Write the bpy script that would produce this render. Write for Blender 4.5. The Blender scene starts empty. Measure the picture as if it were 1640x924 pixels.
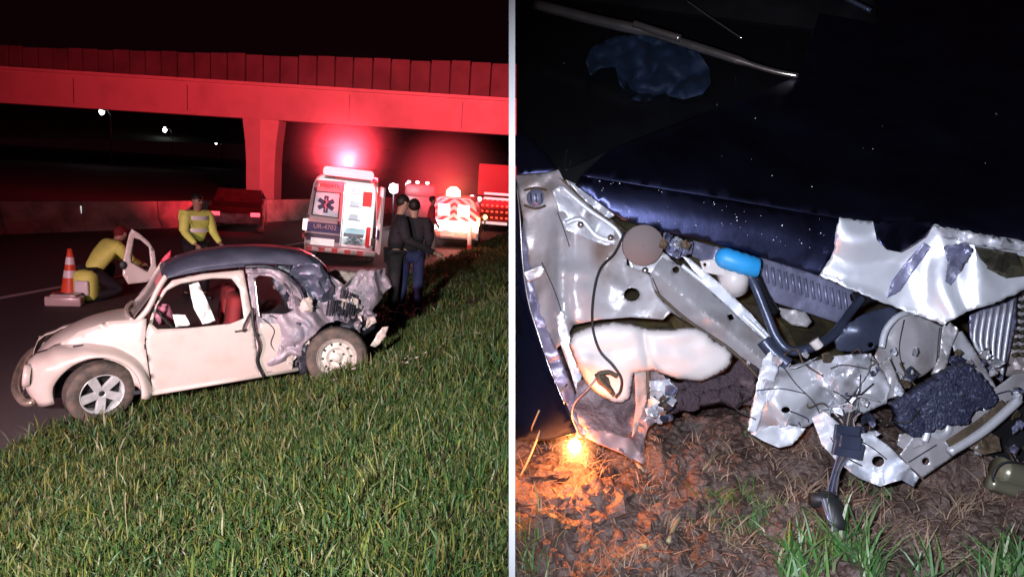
import bpy, bmesh, math, random
import numpy as np
from mathutils import Vector, Matrix, noise
from mathutils.geometry import delaunay_2d_cdt
R = math.radians
random.seed(7)
sc = bpy.context.scene
COL = sc.collection

# ------------------------------------------------------------------ camera
F = 1100.0
CAM_LOC = Vector((0, 0, 2.45))
CAM_M = Matrix.Translation(CAM_LOC) @ Matrix.Rotation(R(90 - 9.2), 4, 'X') @ Matrix.Rotation(R(4.0), 4, 'Z')
cd = bpy.data.cameras.new('camera'); cd.sensor_width = 36; cd.lens = F / 1640 * 36
cd.clip_start = 0.05; cd.clip_end = 3000
cam = bpy.data.objects.new('camera', cd); COL.objects.link(cam); cam.matrix_world = CAM_M
sc.camera = cam
# ------------------------------------------------------------------ world (night)
w = bpy.data.worlds.new('World'); sc.world = w; w.use_nodes = True
bg = w.node_tree.nodes['Background']
bg.inputs[0].default_value = (0.0036, 0.0006, 0.0012, 1); bg.inputs[1].default_value = 1.0
sc.view_settings.view_transform = 'Standard'; sc.view_settings.look = 'None'
sc.view_settings.exposure = 0; sc.view_settings.gamma = 1
sc.cycles.use_denoising = True
sc.cycles.max_bounces = 5; sc.cycles.sample_clamp_indirect = 4
sc.cycles.volume_bounces = 0

def lamp(name, kind, loc, target=None, power=100, color=(1, 1, 1), size=.1, spot=60, blend=.5, label=None):
    d = bpy.data.lights.new(name, kind); d.energy = power; d.color = color
    if kind == 'AREA': d.size = size
    else: d.shadow_soft_size = size
    if kind == 'SPOT': d.spot_size = R(spot); d.spot_blend = blend
    o = bpy.data.objects.new(name, d); COL.objects.link(o); o.location = loc
    if target is not None:
        o.rotation_euler = (Vector(target) - Vector(loc)).to_track_quat('-Z', 'Y').to_euler()
    return o

def P(px, py, d):
    """point of the place seen at photo pixel px,py at distance d along the view axis"""
    return CAM_M @ Vector(((px - 820) / F * d, -(py - 462) / F * d, -d))
def GA(px, py, z=0.0):
    a = CAM_LOC; b = P(px, py, 1.0); t = (z - a.z) / (b.z - a.z)
    return a + (b - a) * t

# ---- lights of the place: headlights of vehicles behind the photographer, the photographer's torch
lamp('headlamp_warm', 'SPOT', (-5.4, -3.2, 2.3), (-4.6, 6.4, 0.5), 4300, (1.0, .54, .62), .12, 54, .8)
lamp('headlamp_cool', 'SPOT', (-1.7, -2.2, 3.4), (-1.75, 4.3, 0.3), 5600, (.97, .94, .88), .15, 49, .9)
lamp('torch', 'SPOT', P(900, 300, .12), P(1370, 540, 1.4), 118, (.80, .85, 1.0), .012, 88, .8)

# ------------------------------------------------------------------ helpers
MATS = {}
def mat(name, col, rough=.6, metal=0., var=.15, vscale=8., bump=0., bscale=60., emit=None, estr=0., col2=None, c2=(.45, .62),
        coat=0., spec=.5, trans=0., alpha=None, island=False, detail=6., coords='Object'):
    if name in MATS: return MATS[name]
    m = bpy.data.materials.new(name); m.use_nodes = True; MATS[name] = m
    nt = m.node_tree; N = nt.nodes; L = nt.links; b = N['Principled BSDF']
    b.inputs['Roughness'].default_value = rough; b.inputs['Metallic'].default_value = metal
    b.inputs['Specular IOR Level'].default_value = spec
    b.inputs['Coat Weight'].default_value = coat; b.inputs['Transmission Weight'].default_value = trans
    tc = N.new('ShaderNodeTexCoord')
    nz = N.new('ShaderNodeTexNoise'); nz.inputs['Scale'].default_value = vscale; nz.inputs['Detail'].default_value = detail
    L.new(tc.outputs[coords], nz.inputs['Vector'])
    rp = N.new('ShaderNodeValToRGB'); L.new(nz.outputs['Fac'], rp.inputs[0])
    c = Vector(col)
    if col2 is None:
        a_, b_ = c * (1 - var), c * (1 + var); rp.color_ramp.elements[0].position = .3; rp.color_ramp.elements[1].position = .7
    else:
        a_, b_ = c, Vector(col2); rp.color_ramp.elements[0].position = c2[0]; rp.color_ramp.elements[1].position = c2[1]
    rp.color_ramp.elements[0].color = (*a_, 1); rp.color_ramp.elements[1].color = (*b_, 1)
    out = rp.outputs[0]
    if island:
        g = N.new('ShaderNodeNewGeometry'); r2 = N.new('ShaderNodeValToRGB'); L.new(g.outputs['Random Per Island'], r2.inputs[0])
        cr = r2.color_ramp; cr.interpolation = 'CONSTANT'
        pal = island
        cr.elements[0].color = (*pal[0], 1); cr.elements[1].color = (*pal[1], 1); cr.elements[1].position = 1 / len(pal)
        for i, q in enumerate(pal[2:], 2):
            e = cr.elements.new(i / len(pal)); e.color = (*q, 1)
        mx = N.new('ShaderNodeMix'); mx.data_type = 'RGBA'; mx.inputs[0].default_value = .22
        L.new(r2.outputs[0], mx.inputs[6]); L.new(out, mx.inputs[7]); out = mx.outputs[2]
    L.new(out, b.inputs['Base Color'])
    if bump:
        n2 = N.new('ShaderNodeTexNoise'); n2.inputs['Scale'].default_value = bscale; n2.inputs['Detail'].default_value = 8
        L.new(tc.outputs[coords], n2.inputs['Vector'])
        bp = N.new('ShaderNodeBump'); bp.inputs['Strength'].default_value = bump; bp.inputs['Distance'].default_value = .01
        L.new(n2.outputs['Fac'], bp.inputs['Height']); L.new(bp.outputs[0], b.inputs['Normal'])
    if rough > .12:
        mr = N.new('ShaderNodeMapRange'); mr.inputs['To Min'].default_value = max(.03, rough - .12); mr.inputs['To Max'].default_value = min(1, rough + .12)
        L.new(nz.outputs['Fac'], mr.inputs[0]); L.new(mr.outputs[0], b.inputs['Roughness'])
    if emit is not None:
        b.inputs['Emission Color'].default_value = (*emit, 1); b.inputs['Emission Strength'].default_value = estr
    if alpha is not None: b.inputs['Alpha'].default_value = alpha
    return m

def thing(name, label, cat, M=None, group=None):
    o = bpy.data.objects.new(name, None); COL.objects.link(o); o.empty_display_size = .1
    if isinstance(M, Matrix): o.matrix_world = M
    elif M is not None: o.location = M
    o['label'] = label; o['category'] = cat
    if group: o['group'] = group
    return o
def tag(o, label=None, cat=None, group=None, kind=None):
    if label: o['label'] = label
    if cat: o['category'] = cat
    if group: o['group'] = group
    if kind: o['kind'] = kind
    return o
def link(name, verts, faces, m, parent=None, smooth=True, world=False, solid=0, bevel=0, fmats=None, off=-1, sharp=0):
    me = bpy.data.meshes.new(name); me.from_pydata([tuple(v) for v in verts], [], faces); me.update()
    for mm in (m if isinstance(m, (list, tuple)) else [m]): me.materials.append(mm)
    if sharp:
        b_ = bmesh.new(); b_.from_mesh(me)
        for e in b_.edges:
            if len(e.link_faces) == 2 and e.calc_face_angle(0) > sharp: e.smooth = False
        b_.to_mesh(me); b_.free()
    if smooth: me.polygons.foreach_set('use_smooth', [True] * len(me.polygons))
    if fmats: me.polygons.foreach_set('material_index', fmats)
    o = bpy.data.objects.new(name, me); COL.objects.link(o)
    if parent is not None:
        o.parent = parent
        if world: o.matrix_parent_inverse = Matrix.Translation(-Vector(parent.location))
    if solid:
        s = o.modifiers.new('thickness', 'SOLIDIFY'); s.thickness = solid; s.offset = off
    if bevel:
        s = o.modifiers.new('bevel', 'BEVEL'); s.width = bevel; s.segments = 2; s.limit_method = 'ANGLE'
    return o

class MB:
    def __init__(s): s.v = []; s.f = []
    def add(s, v, f):
        n = len(s.v); s.v += [Vector(a) for a in v]; s.f += [tuple(i + n for i in q) for q in f]; return s
    def box(s, c, d, M=None):
        x, y, z = d[0] / 2, d[1] / 2, d[2] / 2; c = Vector(c)
        v = [Vector((a * x, b * y, e * z)) for a in (-1, 1) for b in (-1, 1) for e in (-1, 1)]
        if M is not None: v = [M @ q for q in v]
        return s.add([q + c for q in v], [(0, 1, 3, 2), (4, 6, 7, 5), (0, 4, 5, 1), (2, 3, 7, 6), (0, 2, 6, 4), (1, 5, 7, 3)])
    def tube(s, pts, r, n=10, cap=True):
        pts = [Vector(p) for p in pts]; rs = r if isinstance(r, (list, tuple)) else [r] * len(pts)
        V = []; prev = None
        for i, p in enumerate(pts):
            t = (pts[min(i + 1, len(pts) - 1)] - pts[max(i - 1, 0)]).normalized()
            if prev is None:
                a = Vector((0, 0, 1)) if abs(t.z) < .9 else Vector((1, 0, 0)); u = t.cross(a).normalized()
            else: u = (prev - t * prev.dot(t)).normalized()
            prev = u; w_ = t.cross(u)
            V += [p + (u * math.cos(k * 2 * math.pi / n) + w_ * math.sin(k * 2 * math.pi / n)) * rs[i] for k in range(n)]
        Fc = [(i * n + k, i * n + (k + 1) % n, (i + 1) * n + (k + 1) % n, (i + 1) * n + k) for i in range(len(pts) - 1) for k in range(n)]
        if cap: Fc += [tuple(range(n))[::-1], tuple((len(pts) - 1) * n + k for k in range(n))]
        return s.add(V, Fc)
    def lathe(s, prof, M=Matrix.Identity(4), n=32, close=False):
        """prof: (radius, height) pairs turned about local z, placed by M"""
        V = [M @ Vector((r * math.cos(k * 2 * math.pi / n), r * math.sin(k * 2 * math.pi / n), h)) for r, h in prof for k in range(n)]
        Fc = [(i * n + k, i * n + (k + 1) % n, (i + 1) * n + (k + 1) % n, (i + 1) * n + k) for i in range(len(prof) - 1) for k in range(n)]
        return s.add(V, Fc)
    def ball(s, c, r, n=12, sq=(1, 1, 1)):
        prof = [(max(1e-4, r * math.sin(math.pi * i / n)), -r * math.cos(math.pi * i / n)) for i in range(n + 1)]
        return s.lathe(prof, Matrix.Translation(c) @ Matrix.Diagonal((*sq, 1)), n * 2)
    def build(s, name, m, parent=None, **k): return link(name, s.v, s.f, m, parent, **k)

def spline(pts, n=8):
    pts = [Vector(p) for p in pts]; o = []
    for i in range(len(pts) - 1):
        a, b, c, d = pts[max(i - 1, 0)], pts[i], pts[i + 1], pts[min(i + 2, len(pts) - 1)]
        for k in range(n):
            t = k / n
            o.append(.5 * ((2 * b) + (c - a) * t + (2 * a - 5 * b + 4 * c - d) * t * t + (3 * b - a - 3 * c + d) * t ** 3))
    return o + [pts[-1]]
def inside(p, poly):
    x, y = p; r = False; j = len(poly) - 1
    for i in range(len(poly)):
        xi, yi = poly[i]; xj, yj = poly[j]
        if (yi > y) != (yj > y) and x < (xj - xi) * (y - yi) / (yj - yi) + xi: r = not r
        j = i
    return r
def circ(cx, cy, r, n=14, ry=None):
    return [(cx + r * math.cos(2 * math.pi * k / n), cy + (ry or r) * math.sin(2 * math.pi * k / n)) for k in range(n)]
def tri2d(outline, holes=(), cell=10., jit=.25, rag=0.):
    rnd = random.Random(int(outline[0][0] * 7 + outline[0][1]) + len(outline))
    vs, es = [], []
    loops = []
    for li, lp in enumerate([outline] + list(holes)):
        pts = []
        for i, a in enumerate(lp):
            b = lp[(i + 1) % len(lp)]; d = math.hypot(b[0] - a[0], b[1] - a[1]); n = max(1, int(round(d / cell)))
            for k in range(n):
                t = k / n; q = [a[0] + (b[0] - a[0]) * t, a[1] + (b[1] - a[1]) * t]
                if rag and li == 0: q[0] += rnd.uniform(-rag, rag); q[1] += rnd.uniform(-rag, rag)
                pts.append(tuple(q))
        loops.append(pts); n0 = len(vs); vs += pts; es += [(n0 + i, n0 + (i + 1) % len(pts)) for i in range(len(pts))]
    xs = [p[0] for p in loops[0]]; ys = [p[1] for p in loops[0]]
    y = min(ys) + cell * .5; row = 0
    bpts = np.array(vs)
    while y < max(ys):
        x = min(xs) + cell * (.5 if row % 2 else .1)
        while x < max(xs):
            q = (x + rnd.uniform(-jit, jit) * cell, y + rnd.uniform(-jit, jit) * cell)
            if inside(q, loops[0]) and not any(inside(q, h) for h in loops[1:]) and np.min((bpts[:, 0] - q[0]) ** 2 + (bpts[:, 1] - q[1]) ** 2) > (.45 * cell) ** 2:
                vs.append(q)
            x += cell
        y += cell * .87; row += 1
    V, E, Fc = delaunay_2d_cdt([Vector(p) for p in vs], es, [], 0, 1e-7)[:3]
    out = []
    for f in Fc:
        c = (sum(V[i][0] for i in f) / 3, sum(V[i][1] for i in f) / 3)
        if inside(c, loops[0]) and not any(inside(c, h) for h in loops[1:]): out.append(tuple(f))
    return V, out
def _h(i, j, k):
    n = math.sin(i * 127.1 + j * 311.7 + k * 74.7) * 43758.5453; return n - math.floor(n)
def facet(x, y, k):
    """random heights on a skewed lattice, joined by flat triangles: folds in sheet metal"""
    q = (x + y) * .366; a, b = x + q, y + q; i, j = math.floor(a), math.floor(b); u, v = a - i, b - j
    if u > v: return (1 - u) * _h(i, j, k) + (u - v) * _h(i + 1, j, k) + v * _h(i + 1, j + 1, k)
    return (1 - v) * _h(i, j, k) + (v - u) * _h(i, j + 1, k) + u * _h(i + 1, j + 1, k)
def crumple(x, y, s, seed=0., det=.5):
    u, v = x / s, y / s
    w1 = noise.noise(Vector((u * .8, v * .8, seed + 3))) * .8; w2 = noise.noise(Vector((u * .8, v * .8, seed + 8))) * .8
    u += w1; v += w2
    return (facet(u * .8, v * .8, seed) - .5) * 2.2 + (facet(u * 2.1 + 5, v * 2.1, seed + 1) - .5) * det + (0 if det < .6 else (facet(u * 4.5 + 2, v * 4.5, seed + 2) - .5) * .4) + noise.noise(Vector((u * 1.3, v * 1.3, seed))) * .35
def sheet(name, outline, fn, m, parent, holes=(), cell=10., solid=.002, rag=0., world=False, smooth=True, flip=False, sharp=0):
    V, Fc = tri2d(outline, holes, cell, rag=rag)
    if flip: Fc = [f[::-1] for f in Fc]
    return link(name, [fn(v[0], v[1]) for v in V], Fc, m, parent, smooth=smooth, world=world, solid=solid, sharp=sharp)
def text(name, s, size, M, m, parent, ext=.002, align='CENTER'):
    c = bpy.data.curves.new(name, 'FONT'); c.body = s; c.size = size; c.extrude = ext; c.align_x = align; c.align_y = 'CENTER'
    t = bpy.data.objects.new(name, c); COL.objects.link(t); bpy.context.view_layer.update()
    me = bpy.data.meshes.new_from_object(t.evaluated_get(bpy.context.evaluated_depsgraph_get()))
    bpy.data.objects.remove(t); me.materials.clear(); me.materials.append(m)
    o = bpy.data.objects.new(name, me); COL.objects.link(o); o.parent = parent; o.matrix_local = M
    return o
def copy_tree(o, parent=None):
    c = o.copy(); COL.objects.link(c)
    if parent is not None: c.parent = parent
    for ch in [q for q in bpy.data.objects if q.parent == o and q != c]: copy_tree(ch, c)
    return c

# ------------------------------------------------------------------ materials
M_ASPH = mat('asphalt', (.085, .062, .070), .78, 0, .45, 90, .9, 160)
M_SOIL = mat('verge_soil', (.04, .033, .02), .95, 0, .4, 20, .8, 80)
M_GRASS = mat('grass_blades', (.035, .065, .018), .5, 0, .5, 3.0, island=[(.034, .078, .018), (.06, .105, .025), (.12, .14, .03), (.19, .17, .04), (.025, .085, .035), (.20, .18, .10), (.07, .09, .02), (.11, .08, .04), (.018, .04, .008), (.04, .09, .03), (.02, .05, .012)], spec=.35)
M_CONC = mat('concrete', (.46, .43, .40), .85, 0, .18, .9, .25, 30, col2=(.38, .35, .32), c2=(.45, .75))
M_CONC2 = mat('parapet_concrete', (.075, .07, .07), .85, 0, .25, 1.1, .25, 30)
M_WHITE = mat('white_paint', (.78, .78, .76), .5, 0, .05, 5)
M_CREAM = mat('cream_car_paint', (.54, .455, .435), .30, 0, .10, 3.5, .05, 25, coat=.6, col2=(.44, .35, .32), c2=(.5, .85))
M_ROOFB = mat('dark_blue_grey_paint', (.085, .09, .14), .36, .25, .25, 5, .05, 20, coat=.4)
M_RUB = mat('tyre_rubber', (.052, .045, .042), .8, 0, .3, 12, .4, 60, col2=(.15, .10, .085), c2=(.35, .75))
M_BLK = mat('black_trim', (.015, .015, .017), .55, 0, .2, 10)
M_ALLOY = mat('alloy_metal', (.60, .60, .64), .32, .35, .15, 14, .05, 40)
M_STEEL = mat('painted_steel_wheel', (.55, .50, .47), .5, .2, .2, 18, .15, 50)
M_CRUSH = mat('crushed_paint', (.27, .225, .27), .48, .15, .3, 4, .4, 45, col2=(.16, .15, .20), c2=(.52, .66))
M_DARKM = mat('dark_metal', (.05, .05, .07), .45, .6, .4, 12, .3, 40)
M_RED = mat('red_cloth', (.18, .010, .014), .8, 0, .2, 8)
M_REDP = mat('red_plastic', (.6, .02, .02), .4, 0, .1, 8)
M_ORANGE = mat('cone_orange', (.85, .10, .04), .45, 0, .08, 8, emit=None)
M_REFL = mat('reflective_white', (.9, .9, .9), .35, 0, .04, 8)
M_HIVIS = mat('hivis_yellow', (.86, .98, .22), .6, 0, .08, 14, .2, 30)
M_NAVY = mat('navy_cloth', (.02, .022, .09), .8, 0, .25, 14, .3, 30)
M_DKCL = mat('dark_cloth', (.018, .014, .02), .85, 0, .25, 14, .3, 30)
M_SKIN = mat('skin', (.42, .25, .18), .55, 0, .06, 14)
M_HAIR = mat('hair', (.015, .01, .008), .6, 0, .2, 50)
M_BLUE = mat('blue_stripe', (.02, .03, .22), .4, 0, .1, 8)
M_CHROME = mat('dull_chrome', (.55, .5, .47), .22, .9, .15, 10, .05, 30)

# ================================================================== SETTING (roadside)
ED = .145
def sdist(x, y): return x - (-4.72 + ED * y)          # metres right of the road edge
def bank(x, y):
    s = sdist(x, y); t = max(0, min(1, (s - .3) / 4.7)); h = .95 * t * t * (3 - 2 * t)
    if s > 5.5: h += (s - 5.5) * .03
    e = max(0, min(1, s / .35)); return h + .035 * e + .03 * e * noise.noise(Vector((x * .9, y * .9, 0)))
v, f = [], []
nx, ny = 70, 120
link('road', [(-400, -40, 0), (400, -40, 0), (400, 900, 0), (-400, 900, 0)], [(0, 1, 2, 3)], M_ASPH)['kind'] = 'structure'
for j in range(ny):
    y = -4 + 90 * (j / (ny - 1)) ** 2
    for i in range(nx):
        s = -.03 + 14 * (i / (nx - 1)) ** 1.6; x = -4.72 + ED * y + s
        v.append((x, y, bank(x, y) - (.035 if i else .05)))
f = [(j * nx + i, j * nx + i + 1, (j + 1) * nx + i + 1, (j + 1) * nx + i) for j in range(ny - 1) for i in range(nx - 1)]
link('verge_ground', v, f, M_SOIL)['kind'] = 'structure'
# far terrain beyond the barrier
v = []; far = [GA(-600, 352), GA(0, 350), GA(250, 343), GA(450, 337), GA(700, 322)]
TERR = mat('dark_terrain', (.03, .035, .02), .95, 0, .4, .6)
v = [(-90, 34, .02), (-60, 110, 4), (0, 160, 8), (60, 160, 8), (-260, 60, 12), (-220, 240, 30), (0, 330, 26), (160, 330, 26)]
link('far_hills', v, [(0, 1, 5, 4), (1, 2, 6, 5), (2, 3, 7, 6)], TERR, smooth=True)['kind'] = 'structure'

def blades(name, pos, hts, wid, lean, m, seed, label, cat='grass', up=None):
    rng = np.random.default_rng(seed); n = len(pos); pos = np.asarray(pos, float)
    az = rng.uniform(0, 2 * np.pi, n); la = rng.uniform(0, 2 * np.pi, n)
    U = np.array(up if up is not None else (0, 0, 1.0)); A = np.cross(U, (0.3, 1, .1)); A /= np.linalg.norm(A); Bv = np.cross(U, A)
    side = np.cos(az)[:, None] * A + np.sin(az)[:, None] * Bv
    ld = np.cos(la)[:, None] * A + np.sin(la)[:, None] * Bv
    V = np.zeros((n, 7, 3)); h = np.asarray(hts)[:, None]; wd = np.asarray(wid)[:, None]; le = np.asarray(lean)[:, None]
    for k, (t, ww) in enumerate(((0, .7), (.4, 1.0), (.75, .7))):
        c = pos + U * h * (t - .35 * le * t * t) + ld * h * le * t * t
        V[:, 2 * k] = c - side * wd * ww * .5; V[:, 2 * k + 1] = c + side * wd * ww * .5
    V[:, 6] = pos + U * h * (1 - .35 * le) + ld * h * le
    base = (np.arange(n) * 7)[:, None]
    tri = np.array([[0, 1, 3], [0, 3, 2], [2, 3, 5], [2, 5, 4], [4, 5, 6]]).reshape(-1)
    idx = (base + tri).reshape(-1).astype(np.int32)
    me = bpy.data.meshes.new(name); me.vertices.add(n * 7); me.vertices.foreach_set('co', V.reshape(-1).astype(np.float32))
    me.loops.add(len(idx)); me.loops.foreach_set('vertex_index', idx)
    nf = len(idx) // 3; me.polygons.add(nf); me.polygons.foreach_set('loop_start', (np.arange(nf) * 3).astype(np.int32))
    me.update(calc_edges=True); me.materials.append(m)
    o = bpy.data.objects.new(name, me); COL.objects.link(o); tag(o, label, cat, kind='stuff'); return o

rng = np.random.default_rng(3)
def scatter(n, y0, y1, h0, h1, w0, w1, pw=1.0):
    P_, H, W, Le = [], [], [], []
    while len(P_) < n:
        y = y0 + (y1 - y0) * rng.random() ** pw; x = rng.uniform(-.80 * y - .3, .35 + (.4 if y > 3.3 else 0))
        s = sdist(x, y)
        if s < -.02 + .12 * noise.noise(Vector((x * 4, y * 4, 2))): continue
        c = noise.noise(Vector((x * 2.2, y * 2.2, 5)))
        if c < -.2 and rng.random() < .6: continue
        k = 1 + .8 * c + (.25 if s < .5 else 0)
        P_.append((x, y, bank(x, y) - .03)); H.append(rng.uniform(h0, h1) * k); W.append(rng.uniform(w0, w1)); Le.append(rng.random() ** 1.2 * 1.1)
    return P_, H, W, Le
A1 = scatter(78000, 2.0, 5.2, .045, .105, .0045, .009, .8)
A2 = scatter(52000, 5.2, 10, .05, .12, .007, .013, .8)
A3 = scatter(26000, 10, 34, .07, .14, .016, .03, .6)
A4 = scatter(3500, 2.0, 5.0, .10, .17, .007, .012, .8); A5 = scatter(4000, 5.0, 9, .12, .20, .009, .015, .8)
al = [a + b + c + d + e for a, b, c, d, e in zip(A1, A2, A3, A4, A5)]
blades('grass', al[0], al[1], al[2], al[3], M_GRASS, 11, 'mown green grass with yellow blades covering the roadside verge')
# tall thin seed stalks
sp = [(-.66, 3.6), (-.42, 3.75), (-1.9, 3.3), (-.52, 3.2), (-2.6, 4.4), (-.3, 5.0), (-1.4, 4.9), (-2.2, 3.7), (-.9, 4.3)]
mb = MB()
for x, y in sp:
    z = bank(x, y); h = random.uniform(.2, .34); a = random.uniform(-.05, .05)
    mb.tube(spline([(x, y, z - .02), (x + a, y, z + h * .6), (x + a * 1.8, y + .02, z + h)], 4), .0016, 5)
tag(mb.build('grass_stalks', mat('dry_straw', (.32, .27, .15), .7)), 'thin pale seed stalks sticking up out of the verge grass', 'grass', kind='stuff')

# painted line, kept 4 mm above the asphalt
a = Vector((-8.05, 10.85, .004)); dline = Vector((ED, 1, 0)).normalized(); nl = Vector((1, -ED, 0)).normalized() * .075
mb = MB()
for k in range(-2, 10):
    p0 = a + dline * (k * 8.0 - (5.5 if k < 0 else 3.2)); p1 = p0 + dline * (7.96)
    mb.add([p0 - nl, p0 + nl, p1 + nl, p1 - nl], [(0, 1, 2, 3)])
tag(mb.build('road_line', mat('road_paint', (.62, .62, .62), .6, 0, .3, 30), smooth=False), kind='structure')

# concrete barrier
bp_ = [GA(-160, 381), GA(0, 374), GA(130, 369), GA(250, 364.5), GA(350, 359), GA(450, 353), GA(560, 346), GA(700, 334)]
bar = thing('concrete_barrier', 'long low concrete barrier along the far side of the dark road', 'barrier', bp_[0])
M_BAR = mat('barrier_concrete', (.30, .27, .25), .85, 0, .3, 1.8, .3, 20, col2=(.12, .11, .10), c2=(.4, .7))
for i in range(len(bp_) - 1):
    p, q = bp_[i], bp_[i + 1]; n_ = max(1, int((q - p).length / 3))
    for k in range(n_):
        a = p.lerp(q, k / n_); b = p.lerp(q, (k + 1) / n_); d = (b - a).normalized(); b = b - d * .03; nn = Vector((d.y, -d.x, 0))
        pr = [(-.30, 0), (-.30, .08), (-.14, .34), (-.09, .86), (.09, .86), (.14, .34), (.30, .08), (.30, 0)]
        V = [a + nn * u + Vector((0, 0, z)) for u, z in pr] + [b + nn * u + Vector((0, 0, z)) for u, z in pr]
        Fc = [(j, j + 1, j + 9, j + 8) for j in range(7)] + [tuple(range(8))[::-1], tuple(range(8, 16))]
        link('barrier_segment', V, Fc, M_BAR, bar, smooth=False, world=True)
for (x, y) in ((143, 340), (193, 354)):
    g = GA(x, y + (28 if x < 160 else 12)); 
    t = thing('reflector_post', 'small white reflector marker ' + ('on the barrier, left of the other' if x < 160 else 'on the road in front of the barrier'), 'marker', g)
    mb = MB().box(g + Vector((0, -.4, .02)), (.16, .1, .04)); mb.build('base', M_BLK, t, world=True, smooth=False)
    h = .62 if x < 160 else .16
    MB().box(g + Vector((0, -.4, h)), (.07, .02, .22 if x < 160 else .07)).build('reflector', mat('reflector_glow', (.9, .9, .9), .3, emit=(1, 1, .95), estr=.7), t, world=True, smooth=False)  # reflector glows by itself in place of returned headlight
    MB().box(g + Vector((0, -.385, .02 + h / 2)), (.03, .012, h)).build('stem', M_BLK, t, world=True, smooth=False)

# ---------------------------------------------------------------- overpass
DB = 37.0
def bridge_pt(px, py, D): return P(px, py, D)
yl, yr = 41.0, 36.5                   # distance of the bridge face at photo left / right
XL, XR = -44., 14.
def by(x): return 41.0 - (x + 30) * .14
def bz(px, py):
    """height above the road of a face point seen at px,py"""
    p1 = P(px, py, 1.0) - CAM_LOC; t = 37.
    for _ in range(6):
        q = CAM_LOC + p1 * t; t *= by(q.x) / q.y
    return CAM_LOC + p1 * t
zb = (bz(5, 165).z, bz(812, 216).z); zt = (bz(5, 112).z, bz(812, 163).z); zp = (bz(5, 75).z, bz(812, 102).z)
xa, xb = bz(5, 165).x, bz(812, 216).x
def zl(pair, x): return pair[0] + (pair[1] - pair[0]) * (x - xa) / (xb - xa)
br = thing('overpass_bridge', 'concrete road overpass lit red, crossing above the ambulance', 'bridge', (0, 37, 0))
x0, x1 = -46, 16
def slab(x0, x1, lo, hi, y0, y1, name, m, par=br, bev=0, inset=0):
    V = []
    for x in (x0, x1):
        V += [(x, by(x) + y0, zl(lo, x)), (x, by(x) + y1, zl(lo, x)), (x, by(x) + y1, zl(hi, x) - inset), (x, by(x) + y0, zl(hi, x) - inset)]
    return link(name, V, [(0, 1, 2, 3)[::-1], (4, 5, 6, 7), (0, 1, 5, 4), (1, 2, 6, 5), (2, 3, 7, 6), (3, 0, 4, 7)], m, par, smooth=False, world=True, bevel=bev)
slab(x0, x1, zb, zt, 0, .9, 'girder', M_CONC)
slab(x0, x1, (zb[0] + .9, zb[1] + .9), zt, .9, 6.1, 'deck', M_CONC)
slab(x0, x1, (zt[0], zt[1]), (zt[0] + .16, zt[1] + .16), -.28, 7.2, 'kerb_ledge', M_CONC)
# parapet panels, one by one
n_ = 0; px = -28.
edges = [-36, -12, 18, 40, 64, 88, 112, 136, 160, 184, 210, 235, 260, 286, 313, 339, 366, 395, 423, 450, 479, 509, 538, 567, 598, 627, 658, 690, 722, 754, 787, 820, 852, 886]
for i in range(len(edges) - 1):
    a = bz(edges[i], 120).x + .04; b = bz(edges[i + 1], 120).x - .05
    dz = random.uniform(-.05, .05); yo = random.uniform(-.03, .03)
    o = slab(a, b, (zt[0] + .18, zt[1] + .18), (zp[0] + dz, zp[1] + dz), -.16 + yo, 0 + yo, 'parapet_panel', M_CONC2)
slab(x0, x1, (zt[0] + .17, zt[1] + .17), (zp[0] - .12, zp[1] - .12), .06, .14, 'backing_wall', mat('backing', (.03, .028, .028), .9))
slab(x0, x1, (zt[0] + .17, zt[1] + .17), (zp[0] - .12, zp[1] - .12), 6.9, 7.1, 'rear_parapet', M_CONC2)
for px_ in (118, 300, 560, 742):
    q_ = bz(px_, 150); MB().box((q_.x, by(q_.x) - .004, (zl(zb, q_.x) + zl(zt, q_.x)) / 2), (.03, .02, 1.4)).build('girder_joint', M_DARKM, br, smooth=False, world=True)
# pier: flared head, two visible faces
def pier(pxl, pxr, pyb, name='pier'):
    A = bz(pxl, pyb); B_ = bz(pxr, pyb); cx = (A.x + B_.x) / 2; wd = (B_.x - A.x)
    y0 = by(cx) + .25; zt_ = zl(zb, cx) - .003; mb = MB(); V = []
    for z, k, dy in ((-.1, .78, 0), (zt_ * .5, .80, 0), (zt_ * .72, .86, 0), (zt_ * .9, .96, 0), (zt_, 1.02, 0)):
        h = wd * k / 2; c = cx + (.03 * wd)
        sec = [(-h, 0), (0.04 * wd, -.28), (h, 0), (h, 1.2), (-h, 1.2)]
        V += [(c + a_, y0 + b_, z) for a_, b_ in sec]
    Fc = [(i * 5 + k, i * 5 + (k + 1) % 5, (i + 1) * 5 + (k + 1) % 5, (i + 1) * 5 + k) for i in range(4) for k in range(5)] + [(4, 3, 2, 1, 0), (20, 21, 22, 23, 24)]
    return link(name, V, Fc, M_CONC, br, smooth=False, world=True)
pier(386, 441, 180)
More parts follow.
